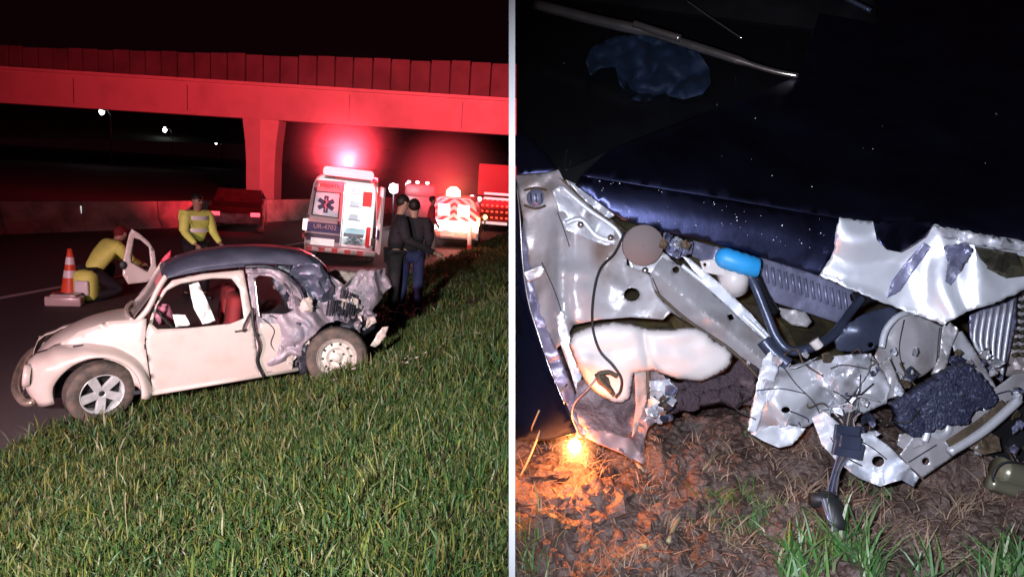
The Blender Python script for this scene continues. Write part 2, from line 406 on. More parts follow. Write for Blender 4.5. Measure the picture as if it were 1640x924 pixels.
# ---------------------------------------------------------------- far street lamps
M_LAMP = mat('lamp_glow', (.9, .9, 1), .5, emit=(.9, 1, 1), estr=14)
for i, (px, py, d, lb) in enumerate(((163, 179, 95, 'highest and nearest of the three far street lamps'), (264, 208, 115, 'middle one of the three far street lamps'), (346, 229, 140, 'faintest and lowest far street lamp, beside the bridge pier'), (456, 218, 170, 'tiny far street lamp just right of the bridge pier'))):
    p = P(px, py, d); r = (.42, .40, .28, .2)[i]
    t = thing('street_lamp', lb, 'street lamp', (p.x, p.y, 0), 'far street lamps')
    MB().tube([(p.x + 1.2, p.y, 0), (p.x + 1.2, p.y, p.z - .3), (p.x + .8, p.y, p.z + .25), (p.x, p.y, p.z + .3)], [.14, .09, .07, .06], 8).build('pole', M_DARKM, t, world=True)
    MB().box((p.x, p.y, p.z + .22), (1.0, .5, .18)).build('lamp_head', M_DARKM, t, world=True, smooth=False)
    MB().ball((p.x, p.y, p.z), r, 8, (.8, .8, 1.1)).build('bulb', M_LAMP, t, world=True)

# ================================================================== CRASHED SMALL CAR (left view)
Fw = GA(166, 681); Rw = GA(541, 614, .21)
hd = (Fw - Rw); wb = hd.length; hd.normalize(); lf = Vector((-hd.y, hd.x, 0)).normalized()
if lf.y > 0: lf = -lf
up_ = hd.cross(lf).normalized()
CEN = (Fw + Rw) / 2 - lf * .66
print('WHEELBASE', wb)
KS = wb / 2.4
CARM = Matrix(((hd.x, lf.x, up_.x, CEN.x), (hd.y, lf.y, up_.y, CEN.y), (hd.z, lf.z, up_.z, CEN.z), (0, 0, 0, 1))) @ Matrix.Scale(KS, 4)
car = thing('crashed_car', 'old cream two door car with crushed rear and dark blue roof on the grass edge', 'car', CARM)
def yside(x, z):
    if z <= .88: y = .67 - .30 * (z - .58) ** 2
    else: y = .643 - (z - .88) * .30 - .1 * (z - .88) ** 2
    if x > .72: y -= (x - .72) * .30
    if x < -.75: y -= (-.75 - x) * .10
    return y
def side(off=0, amp=0, s=.3, seed=1):
    def fn(x, z):
        y = yside(x, z) + off
        if amp:
            k = max(.12, min(1, (-x - .35) / .5)); y += crumple(x, z, s, seed, 1.1) * amp * k
        return Vector((x, y, z))
    return fn
# cowl side + door + quarter
sheet('cowl_panel', [(.735, .20), (.735, .80), (.70, .91), (.66, 1.0), (.80, 1.0), (1.0, 1.0), (1.3, .93), (1.55, .80), (1.5, .55), (1.1, .5), (.85, .3), (.80, .20)], side(), M_CREAM, car, cell=.06, solid=.004)
door_out = [(.72, .20), (.725, .78), (.70, .90), (.60, 1.03), (.42, 1.22), (.30, 1.295), (.05, 1.325), (-.31, 1.325), (-.335, .95), (-.335, .60), (-.36, .2)]
win_f = [(.60, .90), (.63, .945), (.52, 1.10), (.38, 1.215), (.24, 1.262), (-.02, 1.28), (-.18, 1.26), (-.245, 1.16), (-.25, .90), (-.1, .865), (.3, .875)]
dr = sheet('door', door_out, side(.006, .006, .5, 3), M_CREAM, car, [win_f], cell=.045, solid=.02)
mb = MB().tube(spline([Vector((x, yside(x, z) + .012, z)) for x, z in win_f] + [Vector((win_f[0][0], yside(*win_f[0]) + .012, win_f[0][1]))], 4), .009, 6)
mb.build('window_rubber', M_BLK, dr)
MB().tube([Vector((x, yside(x, .855) + .006, .855)) for x in (.70, .5, .25, 0, -.3)], .006, 6).build('belt_trim', M_CHROME, dr)
MB().box((-.2, yside(-.2, .78) + .035, .78), (.13, .02, .022)).build('handle', M_CHROME, dr, smooth=False)
for z in (.30, .74): MB().box((.735, yside(.73, z) + .014, z), (.022, .02, .05)).build('hinge', M_BLK, dr, smooth=False)
# dangling rubber seals and door gap
MB().tube(spline([Vector((.726, yside(.72, z) + .004, z)) for z in (.2, .4, .6, .78)] + [Vector((.70, .64, .91))], 4), .007, 6).build('door_gap_seal', M_BLK, car)
q_out = [(-.345, .2), (-.345, .9), (-.345, 1.325), (-.6, 1.30), (-.78, 1.20), (-.93, 1.05), (-1.02, .9), (-1.30, .86), (-1.35, .74), (-1.05, .70), (-.85, .55), (-.80, .36), (-.78, .22)]
win_r = [(-.42, .92), (-.42, 1.24), (-.47, 1.262), (-.60, 1.24), (-.74, 1.12), (-.80, 1.0), (-.79, .93), (-.7, .90)]
sheet('quarter_panel', q_out, side(0, .13, .30, 5), [M_CRUSH], car, [win_r], cell=.018, solid=.004, rag=.005)
sheet('quarter_skin', [(-.348, .215), (-.348, .62), (-.40, .84), (-.62, .80), (-.74, .66), (-.76, .48), (-.72, .30), (-.70, .22)], side(.03, .02, .3, 6), M_CREAM, car, cell=.05, solid=.004)
MB().tube(spline([(-.34, .70, 1.0), (-.33, .745, .82), (-.37, .76, .6), (-.33, .74, .42), (-.39, .72, .22)], 5), .016, 7).build('door_rubber_strip', M_BLK, car)
MB().tube(spline([(-.34, .70, .98), (-.24, .75, .86), (-.215, .76, .78)], 5), .012, 7).build('door_rubber_strip', M_BLK, car)
MB().tube(spline([(-.41, .60, 1.26), (-.405, .675, .99), (-.41, .70, .90)], 5), .012, 7).build('window_trim', M_CHROME, car)
# roof shell : stations along x with rail height / half width / crown height
st = [(.60, 1.06, .50, 1.11), (.50, 1.17, .50, 1.23), (.36, 1.30, .485, 1.37), (.20, 1.345, .475, 1.44), (0, 1.365, .47, 1.485), (-.25, 1.37, .465, 1.505), (-.5, 1.37, .465, 1.495), (-.75, 1.345, .46, 1.465), (-.95, 1.30, .455, 1.42), (-1.10, 1.24, .44, 1.355), (-1.20, 1.16, .43, 1.28)]
def roof_pt(x, u):
    for i in range(len(st) - 1):
        if st[i][0] >= x >= st[i + 1][0]:
            t = (st[i][0] - x) / (st[i][0] - st[i + 1][0]); break
    else: t = 0 if x > st[0][0] else 1; i = 0 if x > st[0][0] else len(st) - 2
    a, b = st[i], st[i + 1]; zr, hw, zc = [a[k] + (b[k] - a[k]) * t for k in (1, 2, 3)]
    th = u * math.pi / 2
    y = hw * (abs(math.sin(th)) ** .8) * (1 if th > 0 else -1); z = zr + (zc - zr) * (abs(math.cos(th)) ** .75)
    k = max(0, min(1, (-x - .45) / .4)) * max(0, u)
    return Vector((x, y + crumple(x, u, .35, 9) * .03 * k, z - .05 * k * max(0, noise.noise(Vector((x * 4, u * 3, 4)))) * 2 + crumple(x, u, .5, 2) * .025 * k))
nu, nxs = 28, 40; V = []
for i in range(nxs + 1):
    x = .38 - 1.58 * i / nxs
    V += [roof_pt(x, -1 + 2 * k / nu) for k in range(nu + 1)]
link('roof', V, [(i * (nu + 1) + k, i * (nu + 1) + k + 1, (i + 1) * (nu + 1) + k + 1, (i + 1) * (nu + 1) + k) for i in range(nxs) for k in range(nu)], M_ROOFB, car, solid=.012)
MB().tube(spline([(.34, .50, 1.325), (.1, .505, 1.36), (-.15, .505, 1.368), (-.33, .505, 1.365)], 6), [.012] * 19, 6).build('drip_rail', M_ROOFB, car)
# detached, drooping strip of roof rail
MB().tube(spline([(-.33, .51, 1.355), (-.55, .55, 1.345), (-.72, .56, 1.27), (-.88, .58, 1.12), (-.93, .6, .98)], 6), .019, 7).build('bent_rail', M_DARKM, car)
sheet('torn_roof_edge', [(-.33, 1.30), (-.33, 1.34), (-.6, 1.345), (-.80, 1.24), (-.96, 1.02), (-.90, .98), (-.74, 1.17), (-.58, 1.28)], side(.05, .05, .2, 8), M_CRUSH, car, cell=.04, solid=.003)
# A pillars, windscreen frame and B pillar on the far side
for s_ in (1, -1):
    MB().tube(spline([(.78, .55 * s_, .96), (.62, .545 * s_, 1.07), (.45, .50 * s_, 1.24), (.34, .47 * s_, 1.335)], 5), .024, 8).build('windscreen_pillar', M_CREAM, car)
MB().tube([(-.34, -.56, .9), (-.36, -.5, 1.33)], .03, 8).build('door_pillar', M_CREAM, car)
MB().tube([(-.80, -.56, .95), (-.95, -.44, 1.22)], .04, 8).build('door_pillar', M_CREAM, car)
MB().tube(spline([(.80, .50, .98), (.84, .25, .99), (.85, 0, .995), (.84, -.25, .99), (.80, -.50, .98)], 4), .02, 8).build('windscreen_sill', M_CREAM, car)
M_GLR = mat('cracked_windscreen', (.55, .50, .50), .25, 0, .3, 30, .4, 60, col2=(.25, .22, .22), alpha=.35)
sheet('windscreen', [(-.46, 0), (.46, 0), (.43, 1), (-.43, 1)], lambda a, b: Vector((.80 - .46 * b, a, .985 + .36 * b - .02 * math.cos(a * 3))), M_GLR, car, cell=.09, solid=.004)
# hood and nose
hs = [(.80, .99, .50, .80), (1.0, .99, .48, .80), (1.25, .955, .43, .76), (1.45, .885, .37, .70), (1.62, .79, .31, .62), (1.76, .66, .26, .5), (1.86, .51, .22, .40), (1.90, .36, .20, .3)]
V = []; nu = 20; st2 = spline([Vector((a, b, c)) for a, b, c, d in hs], 5); st3 = spline([Vector((a, d, 0)) for a, b, c, d in hs], 5)
for i, q in enumerate(st2):
    lo = st3[i].y
    for k in range(nu + 1):
        th = -math.pi / 2 + math.pi * k / nu
        c_ = abs(math.cos(th)) ** .55; s2 = abs(math.sin(th)) ** .9 * (1 if th > 0 else -1)
        V.append((q.x, s2 * (q.z + .03), lo + (q.y - lo) * c_))
link('bonnet', V, [(i * (nu + 1) + k, (i + 1) * (nu + 1) + k, (i + 1) * (nu + 1) + k + 1, i * (nu + 1) + k + 1) for i in range(len(st2) - 1) for k in range(nu)], M_CREAM, car, solid=.004, off=1)
MB().tube(spline([(.86, .46, .955), (.90, .49, .90), (1.2, .46, .83), (1.5, .37, .70)], 5), .006, 6).build('bonnet_gap', M_BLK, car)
# front apron
sheet('front_apron', [(-.5, .25), (.5, .25), (.5, .42), (.2, .5), (-.2, .5), (-.5, .42)], lambda a, b: Vector((1.86 - .35 * abs(a) ** 1.5 - .1 * (b - .4), a, b)), M_CREAM, car, cell=.07, solid=.004)
# front fenders
def fender(sg):
    V = []; na, nb = 30, 12
    key = [(-10, .60, .40), (15, .67, .40), (33, .68, .385), (50, .585, .375), (75, .485, .37), (100, .45, .37), (125, .455, .37), (150, .47, .375), (175, .49, .38), (200, .53, .395)]
    def kk(th):
        for a, b in zip(key, key[1:]):
            if a[0] <= th <= b[0]:
                t = (th - a[0]) / (b[0] - a[0]); t = t * t * (3 - 2 * t); return a[1] + (b[1] - a[1]) * t, a[2] + (b[2] - a[2]) * t
        return key[-1][1:]
    for i in range(na + 1):
        th = -10 + 210 * i / na; Ro, Ri = kk(th); c, s_ = math.cos(R(th)), math.sin(R(th))
        for j in range(nb + 1):
            u = j / nb * math.pi / 2
            rr = Ri + (Ro - Ri) * math.cos(u) ** .8; y = .36 + .40 * math.sin(u) ** .75
            if th < 40: y -= .10 * (40 - th) / 50
            V.append((1.2 + rr * c, sg * y, .35 + rr * s_))
        V.append((1.2 + (Ri - .012) * c, sg * (.735 - (.10 * (40 - th) / 50 if th < 40 else 0)), .35 + (Ri - .012) * s_))
    nb += 1
    Fc = [(i * (nb + 1) + k, i * (nb + 1) + k + 1, (i + 1) * (nb + 1) + k + 1, (i + 1) * (nb + 1) + k) for i in range(na) for k in range(nb)]
    return link('front_fender', V, Fc, M_CREAM, car, solid=.004)
fe = fender(1); fender(-1)
for sg in (1, -1):
    Mx = Matrix.Translation((1.80, .60 * sg, .60)) @ Matrix.Rotation(R(78), 4, 'Y')
    hl = MB().lathe([(.001, -.02), (.08, -.012), (.095, .0), (.11, .012), (.115, -.02), (.10, -.05)], Mx, 24).build('headlight', M_CREAM, car)
    MB().lathe([(.001, .016), (.06, .013), (.085, .004)], Mx, 20).build('lens', M_DARKM, hl)
# broken indicator on the fender
MB().box((1.33, .55, .815), (.09, .035, .014)).build('indicator_stub', M_BLK, fe, smooth=False)
# inner wheel well / underside
sheet('wheel_well', [(1.62, .25), (1.58, .55), (1.4, .7), (1.1, .75), (.85, .6), (.78, .25)], lambda x, z: Vector((x, .37, z)), M_DARKM, car, cell=.08, solid=.01)
MB().box((0.05, 0, .24), (2.1, 1.2, .04)).build('floor_pan', M_DARKM, car, smooth=False)
MB().tube([(.74, .655, .225), (-.78, .655, .225)], .028, 8).build('sill', M_CREAM, car)
# bumper hanging off
MB().tube(spline([(1.76, .62, .32), (1.85, .56, .32), (1.94, .32, .38), (1.96, 0, .44), (1.94, -.3, .50), (1.88, -.5, .55), (1.82, -.58, .57)], 6), [.025] + [.038] * 35 + [.03], 10).build('front_bumper', mat('tarnished_bumper', (.42, .33, .28), .35, .7, .3, 10, .15, 30), car)
MB().tube([(1.9, .45, .33), (1.75, .35, .36)], .02, 8).build('bumper_bracket', M_BLK, car)

def wheel(name, M_, kind):
    r = thing(name, '', '', M_); del r['label']; del r['category']; r.parent = car; r.matrix_world = Matrix.Identity(4); r.matrix_local = M_
    w2 = .095
    prof = [(.205, -.085), (.25, -w2), (.30, -w2), (.322, -.07), (.328, -.03), (.328, .03), (.322, .07), (.30, w2), (.25, w2), (.205, .085)]
    MB().lathe(prof, n=48).build('tyre', M_RUB, r)
    g = MB()
    for k in (-.045, -.015, .015, .045): g.lathe([(.3285, k - .004), (.3300, k), (.3285, k + .004)], n=48)
    g.build('tread_groove', M_BLK, r)
    if kind == 'alloy':
        MB().lathe([(.20, -.08), (.19, .03), (.20, .085), (.212, .088), (.214, .078)], n=48).build('rim', M_ALLOY, r)
        sp_ = MB()
        for k in range(5):
            a = k * 2 * math.pi / 5 + .3
            for j in range(1):
                c = Matrix.Rotation(a, 4, 'Z')
                V = [c @ Vector(q) for q in ((.03, -.04, .07), (.03, .04, .07), (.20, .012, .085), (.20, -.085, .085), (.03, -.04, .03), (.03, .04, .03), (.20, .012, .05), (.20, -.085, .05))]
                sp_.add(V, [(0, 3, 2, 1), (4, 5, 6, 7), (0, 1, 5, 4), (1, 2, 6, 5), (2, 3, 7, 6), (3, 0, 4, 7)])
        sp_.build('spokes', M_ALLOY, r, smooth=False, bevel=.006)
        MB().lathe([(.001, .068), (.018, .07), (.03, .062)], n=20).build('hub_cap', M_BLK, r)
        MB().lathe([(.06, .055), (.058, .07), (.03, .072), (.028, .06)], n=24).build('hub', M_ALLOY, r)
        MB().lathe([(.001, -.02), (.19, -.02)], n=32).build('brake_disc', M_BLK, r)
    else:
        MB().lathe([(.001, .05), (.045, .055), (.055, .03), (.09, .03), (.105, .055), (.125, .06), (.14, .03), (.165, .015), (.17, .05), (.20, .075), (.212, .088), (.214, .078)], n=48).build('rim', M_STEEL, r)
        h = MB()
        for k in range(10):
            a = k * 2 * math.pi / 10
            h.tube([(.148 * math.cos(a), .148 * math.sin(a), .028), (.148 * math.cos(a), .148 * math.sin(a), .040)], .013, 8)
        h.build('rim_slots', M_BLK, r)['kind'] = 'stuff'
        h = MB()
        for k in range(4):
            a = k * math.pi / 2 + .4
            h.tube([(.075 * math.cos(a), .075 * math.sin(a), .03), (.075 * math.cos(a), .075 * math.sin(a), .05)], .011, 8)
        h.build('wheel_nuts', M_DARKM, r)['kind'] = 'stuff'
    return r
RX = Matrix.Rotation(R(-90), 4, 'X')       # wheel axis z -> +y (outside)
wheel('front_wheel', Matrix.Translation((1.2, .62, .325)) @ Matrix.Rotation(R(20), 4, 'Z') @ Matrix.Rotation(R(-8), 4, 'X') @ RX, 'alloy')
wheel('front_wheel', Matrix.Translation((1.2, -.62, .325)) @ Matrix.Rotation(R(20), 4, 'Z') @ Matrix.Rotation(R(180), 4, 'X') @ RX, 'alloy')
wheel('rear_wheel', Matrix.Translation((-1.2, .80, .345)) @ Matrix.Scale(1.07, 4) @ Matrix.Rotation(R(-12), 4, 'Z') @ Matrix.Rotation(R(4), 4, 'X') @ RX, 'steel')
wheel('rear_wheel', Matrix.Translation((-1.2, -.66, .345)) @ Matrix.Rotation(R(180), 4, 'X') @ RX, 'steel')
# crushed rear: torn sheets
def blob(outline, yc, amp, s, seed, tilt=0):
    cx = sum(p[0] for p in outline) / len(outline)
    def fn(x, z): return Vector((x, yc + tilt * (x - cx) + crumple(x, z, s * 1.25, seed, 1.2) * amp * .85, z))
    return fn
def rs(name, o_, yc, amp, m, seed, tilt=0, cell=.035, s=.25): return sheet(name, o_, blob(o_, yc, amp, s, seed, tilt), m, car, cell=cell, solid=.003, rag=.008, sharp=.35)
rs('torn_rear_fender', [(-.84, .50), (-.90, .78), (-1.0, .92), (-1.22, .96), (-1.40, .90), (-1.52, .72), (-1.45, .66), (-1.25, .735), (-1.0, .72), (-.9, .62)], .62, .16, M_CRUSH, 21)
rs('engine_lid', [(-1.05, .86), (-1.12, 1.12), (-1.25, 1.20), (-1.48, 1.05), (-1.64, .78), (-1.5, .70), (-1.3, .82)], .42, .14, M_CRUSH, 22, .3)
rs('rear_pillar_skin', [(-.80, .86), (-.84, 1.04), (-.80, 1.22), (-.86, 1.33), (-1.14, 1.33), (-1.24, 1.22), (-1.34, .95), (-1.15, .80), (-.95, .78)], .43, .12, M_ROOFB, 23)
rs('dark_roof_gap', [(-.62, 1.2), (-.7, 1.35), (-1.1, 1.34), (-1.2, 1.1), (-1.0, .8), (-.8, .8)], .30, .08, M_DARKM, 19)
rs('torn_rear_valance', [(-1.30, .60), (-1.42, .76), (-1.72, .78), (-1.78, .58), (-1.66, .40), (-1.50, .38)], .48, .14, M_DARKM, 24, .2)
rs('far_rear_fender', [(-1.2, .8), (-1.25, 1.08), (-1.55, 1.12), (-1.86, 1.04), (-1.80, .86), (-1.6, .7), (-1.35, .7)], -.20, .12, M_CREAM, 25, .2)
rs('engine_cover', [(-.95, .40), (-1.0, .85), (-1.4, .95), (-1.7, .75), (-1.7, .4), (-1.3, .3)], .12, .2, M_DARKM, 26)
gb = MB()
for k in range(11):
    x = -1.18 - k * .030; z = .90 - .008 * k
    gb.box((x, .615 + .02 * math.sin(k), z - .0), (.012, .02, .20 - .006 * k), Matrix.Rotation(R(-14), 4, 'Y'))
gb.build('vent_louvres', M_DARKM, car, smooth=False)
gb = MB()
for k in range(7): gb.box((-1.37 - k * .026, .52, 1.0 - .012 * k), (.010, .02, .10), Matrix.Rotation(R(-18), 4, 'Y'))
gb.build('vent_louvres', M_DARKM, car, smooth=False)
hz = MB()
for k in range(9):
    a = [Vector((-.86 + random.uniform(-.1, .1), .66, .5 + random.uniform(-.15, .35)))]
    for j in range(3): a.append(a[-1] + Vector((random.uniform(-.18, .02), random.uniform(-.03, .08), random.uniform(-.18, .12))))
    hz.tube(spline(a, 4), random.uniform(.006, .016), 6)
hz.build('hanging_hoses', M_BLK, car)
rs('flung_bumper_strip', [(-1.62, .10), (-1.70, .20), (-1.95, .22), (-2.25, .16), (-2.5, .17), (-2.52, .13), (-2.2, .09), (-1.9, .05)], .66, .05, M_DARKM, 29)
rs('bent_rear_skin', [(-1.36, .86), (-1.42, 1.06), (-1.7, 1.18), (-2.02, 1.16), (-2.1, 1.0), (-1.9, .84), (-1.72, .70), (-1.5, .74)], .35, .14, M_CRUSH, 41, .2)
for pts in ([(-.44, .88), (-.55, .74), (-.50, .58), (-.60, .40)], [(-.80, .92), (-.70, .78), (-.76, .62), (-.68, .45)], [(-.52, .9), (-.66, .84), (-.8, .86)], [(-.62, .30), (-.70, .42), (-.66, .56)], [(-.86, 1.02), (-.92, .86), (-.84, .72)]):
    MB().tube(spline([Vector((x, yside(x, z) + .035, z)) for x, z in pts], 5), .006, 5).build('crease_line', M_BLK, car)
rq = random.Random(12)
for k in range(16):
    x, z = rq.uniform(-1.0, -.66), rq.uniform(.30, 1.0); a = [(x + rq.uniform(.05, .13) * math.cos(t_), z + rq.uniform(.05, .15) * math.sin(t_)) for t_ in (0, 1.1, 2.3, 3.3, 4.4, 5.4)]
    rs('torn_scrap', a, rq.uniform(.62, .74) - (z - .6) * .15, .07, (M_CRUSH, M_DARKM, M_CREAM, M_DARKM, M_ROOFB)[k % 5], 60 + k, rq.uniform(-.6, .6), cell=.025, s=.09)
for k in range(12):
    x, z = rq.uniform(-1.7, -1.25), rq.uniform(.62, 1.05); a = [(x + rq.uniform(.04, .11) * math.cos(t_), z + rq.uniform(.04, .11) * math.sin(t_)) for t_ in (0, 1.1, 2.3, 3.3, 4.4, 5.4)]
    rs('torn_scrap', a, rq.uniform(.48, .66), .06, (M_CREAM, M_DARKM, M_CRUSH)[k % 3], 80 + k, rq.uniform(-.6, .6), cell=.025, s=.09)
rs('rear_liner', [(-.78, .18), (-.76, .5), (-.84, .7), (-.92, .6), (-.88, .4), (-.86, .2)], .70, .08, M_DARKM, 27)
sheet('broken_tail_lamp', [(-1.62, .40), (-1.70, .52), (-1.78, .60), (-1.86, .60), (-1.82, .48), (-1.68, .37)], blob([(-1.7, .5)], .74, .03, .1, 28), mat('lamp_shell', (.75, .62, .58), .4, .2, .15, 10), car, cell=.03, solid=.01)
# interior
def seat(x, y, m):
    s_ = MB().box((x, y, .47), (.46, .46, .16)).build('seat_cushion', m, car, bevel=.05)
    b_ = MB().box((x - .26, y, .82), (.13, .46, .62), Matrix.Rotation(R(-12), 4, 'Y')).build('seat_back', m, car, bevel=.05)
seat(.10, .30, M_RED); seat(.10, -.30, M_RED)
MB().box((-.62, 0, .60), (.4, 1.0, .5)).build('rear_seat', M_DKCL, car, bevel=.05)
MB().box((.72, 0, .86), (.12, 1.0, .14)).build('dashboard', M_BLK, car, bevel=.03)
Mx = Matrix.Translation((.50, .30, .93)) @ Matrix.Rotation(R(-62), 4, 'Y')
mb = MB(); mb.tube([Mx @ Vector((.19 * math.cos(a * .2618), .19 * math.sin(a * .2618), 0)) for a in range(25)], .012, 8, cap=False)
mb.tube([Mx @ Vector((-.18, 0, 0)), Mx @ Vector((.18, 0, 0))], .012, 6); mb.build('steering_wheel', M_BLK, car)
sheet('white_cloth', [(.02, .84), (.10, 1.28), (.17, 1.29), (.20, 1.0), (.16, .84)], blob([(0, 0)], .36, .12, .12, 31), M_REFL, car, cell=.03, solid=.004)
sheet('white_bag', [(.28, .84), (.30, .96), (.42, .97), (.43, .85)], blob([(0, 0)], .42, .06, .12, 32), M_REFL, car, cell=.03, solid=.004)
sheet('pink_cloth', [(.40, .84), (.42, 1.05), (.58, 1.08), (.60, .86)], blob([(0, 0)], .20, .1, .15, 33), mat('pink_cloth', (.55, .2, .3), .7), car, cell=.04, solid=.004)
# far (passenger) door, torn open and standing up beyond the windscreen
dv = thing('far_door', '', '', Matrix.Identity(4)); del dv['label']; del dv['category']; dv.parent = car
dx, dyy = Vector((.97, -1.0, 0)), None
A_ = CARM.inverted()
def dpt(px, py, off=0.):
    p = P(px, py, 8.25 + off + (px - 225) * .004); return A_ @ p
fr = sheet('door_frame', [(200, 402), (206, 376), (210, 367), (222, 374), (238, 388), (247, 402), (250, 430), (248, 447), (232, 452), (205, 455), (196, 440), (197, 415)],
      lambda x, y: dpt(x, y), M_CREAM, dv, [[(209, 408), (214, 381), (224, 384), (238, 396), (241, 425), (236, 436), (222, 428), (209, 420)]], cell=3.5, solid=.04)
MB().tube([dpt(x, y, -.02) for x, y in ((210, 420), (214, 382), (225, 384), (239, 397), (242, 430), (226, 432), (210, 420))], .008, 6).build('door_window_seal', M_BLK, fr)
sheet('door_lining', [(207, 416), (222, 426), (236, 434), (240, 440), (236, 446), (210, 446), (200, 440)], lambda x, y: dpt(x, y, .03), mat('pink_lining', (.5, .22, .3), .6), dv, cell=5, solid=.01)
MB().ball(A_ @ P(197, 425, 8.1), .045, 8, (1, .5, 1.3)).build('wing_mirror', M_BLK, dv)
# red sheet added for the red light reflected in the windscreen
sheet('red_screen_glare', [(248, 452), (250, 430), (262, 412), (274, 400), (272, 415), (264, 440), (262, 460), (255, 476)], lambda x, y: dpt(x, y, -.75 + .04 * crumple(x, y, 20, 3)), mat('red_screen_sheen', (.75, .05, .10), .5), car, cell=5, solid=.01)

# stretch the cabin to its real height and set the screen more upright
for o in [q for q in bpy.data.objects if q.type == 'MESH' and (q.parent == car or (q.parent and q.parent.parent == car))]:
    if 'wheel' in (o.parent.name) or 'far_door' in o.parent.name or o.name.startswith(('seat', 'rear_seat', 'red_screen_glare', 'bonnet')): continue
    for v_ in o.data.vertices:
        z_ = v_.co.z
        if z_ > .88:
            k = min(1, max(0, (v_.co.x + .2) / .5)); v_.co.x += (z_ - .88) * .26 * k - (z_ - .88) * .18 * min(1, max(0, (-v_.co.x - .5) / .4)) * (1 if o.name.startswith('roof') else 0)
            v_.co.z = .88 + (z_ - .88) * 1.2
# ================================================================== PEOPLE
def skin_body(name, J, E, m, parent, lvl=2):
    """J: name->(x,y,z,r[,r2])"""
    ks = list(J); idx = {k: i for i, k in enumerate(ks)}
    me = bpy.data.meshes.new(name); me.from_pydata([J[k][:3] for k in ks], [(idx[a], idx[b]) for a, b in E], []); me.update()
    o = bpy.data.objects.new(name, me); COL.objects.link(o); o.parent = parent
    me.materials.append(m)
    o.modifiers.new('skin', 'SKIN')
    if not me.skin_vertices: pass
    for i, k in enumerate(ks):
        sv = me.skin_vertices[0].data[i]; j = J[k]; sv.radius = (j[3], j[4] if len(j) > 4 else j[3]); sv.use_root = (i == 0)
    s_ = o.modifiers.new('sub', 'SUBSURF'); s_.levels = lvl; s_.render_levels = lvl
    dep = bpy.context.evaluated_depsgraph_get(); bpy.context.view_layer.update()
    me2 = bpy.data.meshes.new_from_object(o.evaluated_get(dep)); me2.polygons.foreach_set('use_smooth', [True] * len(me2.polygons))
    o.modifiers.clear(); o.data = me2; me2.materials.clear(); me2.materials.append(m)
    return o
def hand(parent, w_, e_, m=M_SKIN):
    """hand at wrist w_ pointing away from elbow e_, five fingers"""
    w_ = Vector(w_); d = (w_ - Vector(e_)).normalized(); sd = d.cross(Vector((0, 0, 1)));
    sd = sd.normalized() if sd.length > .1 else Vector((0, 1, 0)); nn = d.cross(sd)
    mb = MB(); mb.tube([w_, w_ + d * .04, w_ + d * .09], [.026, .038, .034], 8)
    for k, L_ in enumerate((.062, .075, .070, .055)):
        b = w_ + d * .085 + sd * (.030 - k * .02); mb.tube([b, b + d * L_ * .5 + nn * .008, b + d * L_ * .85 + nn * .03], [.0095, .009, .007], 6)
    b = w_ + d * .03 + sd * .032; mb.tube([b, b + sd * .022 + d * .03, b + sd * .026 + d * .06 + nn * .012], [.012, .011, .008], 6)
    return mb.build('hand', m, parent)
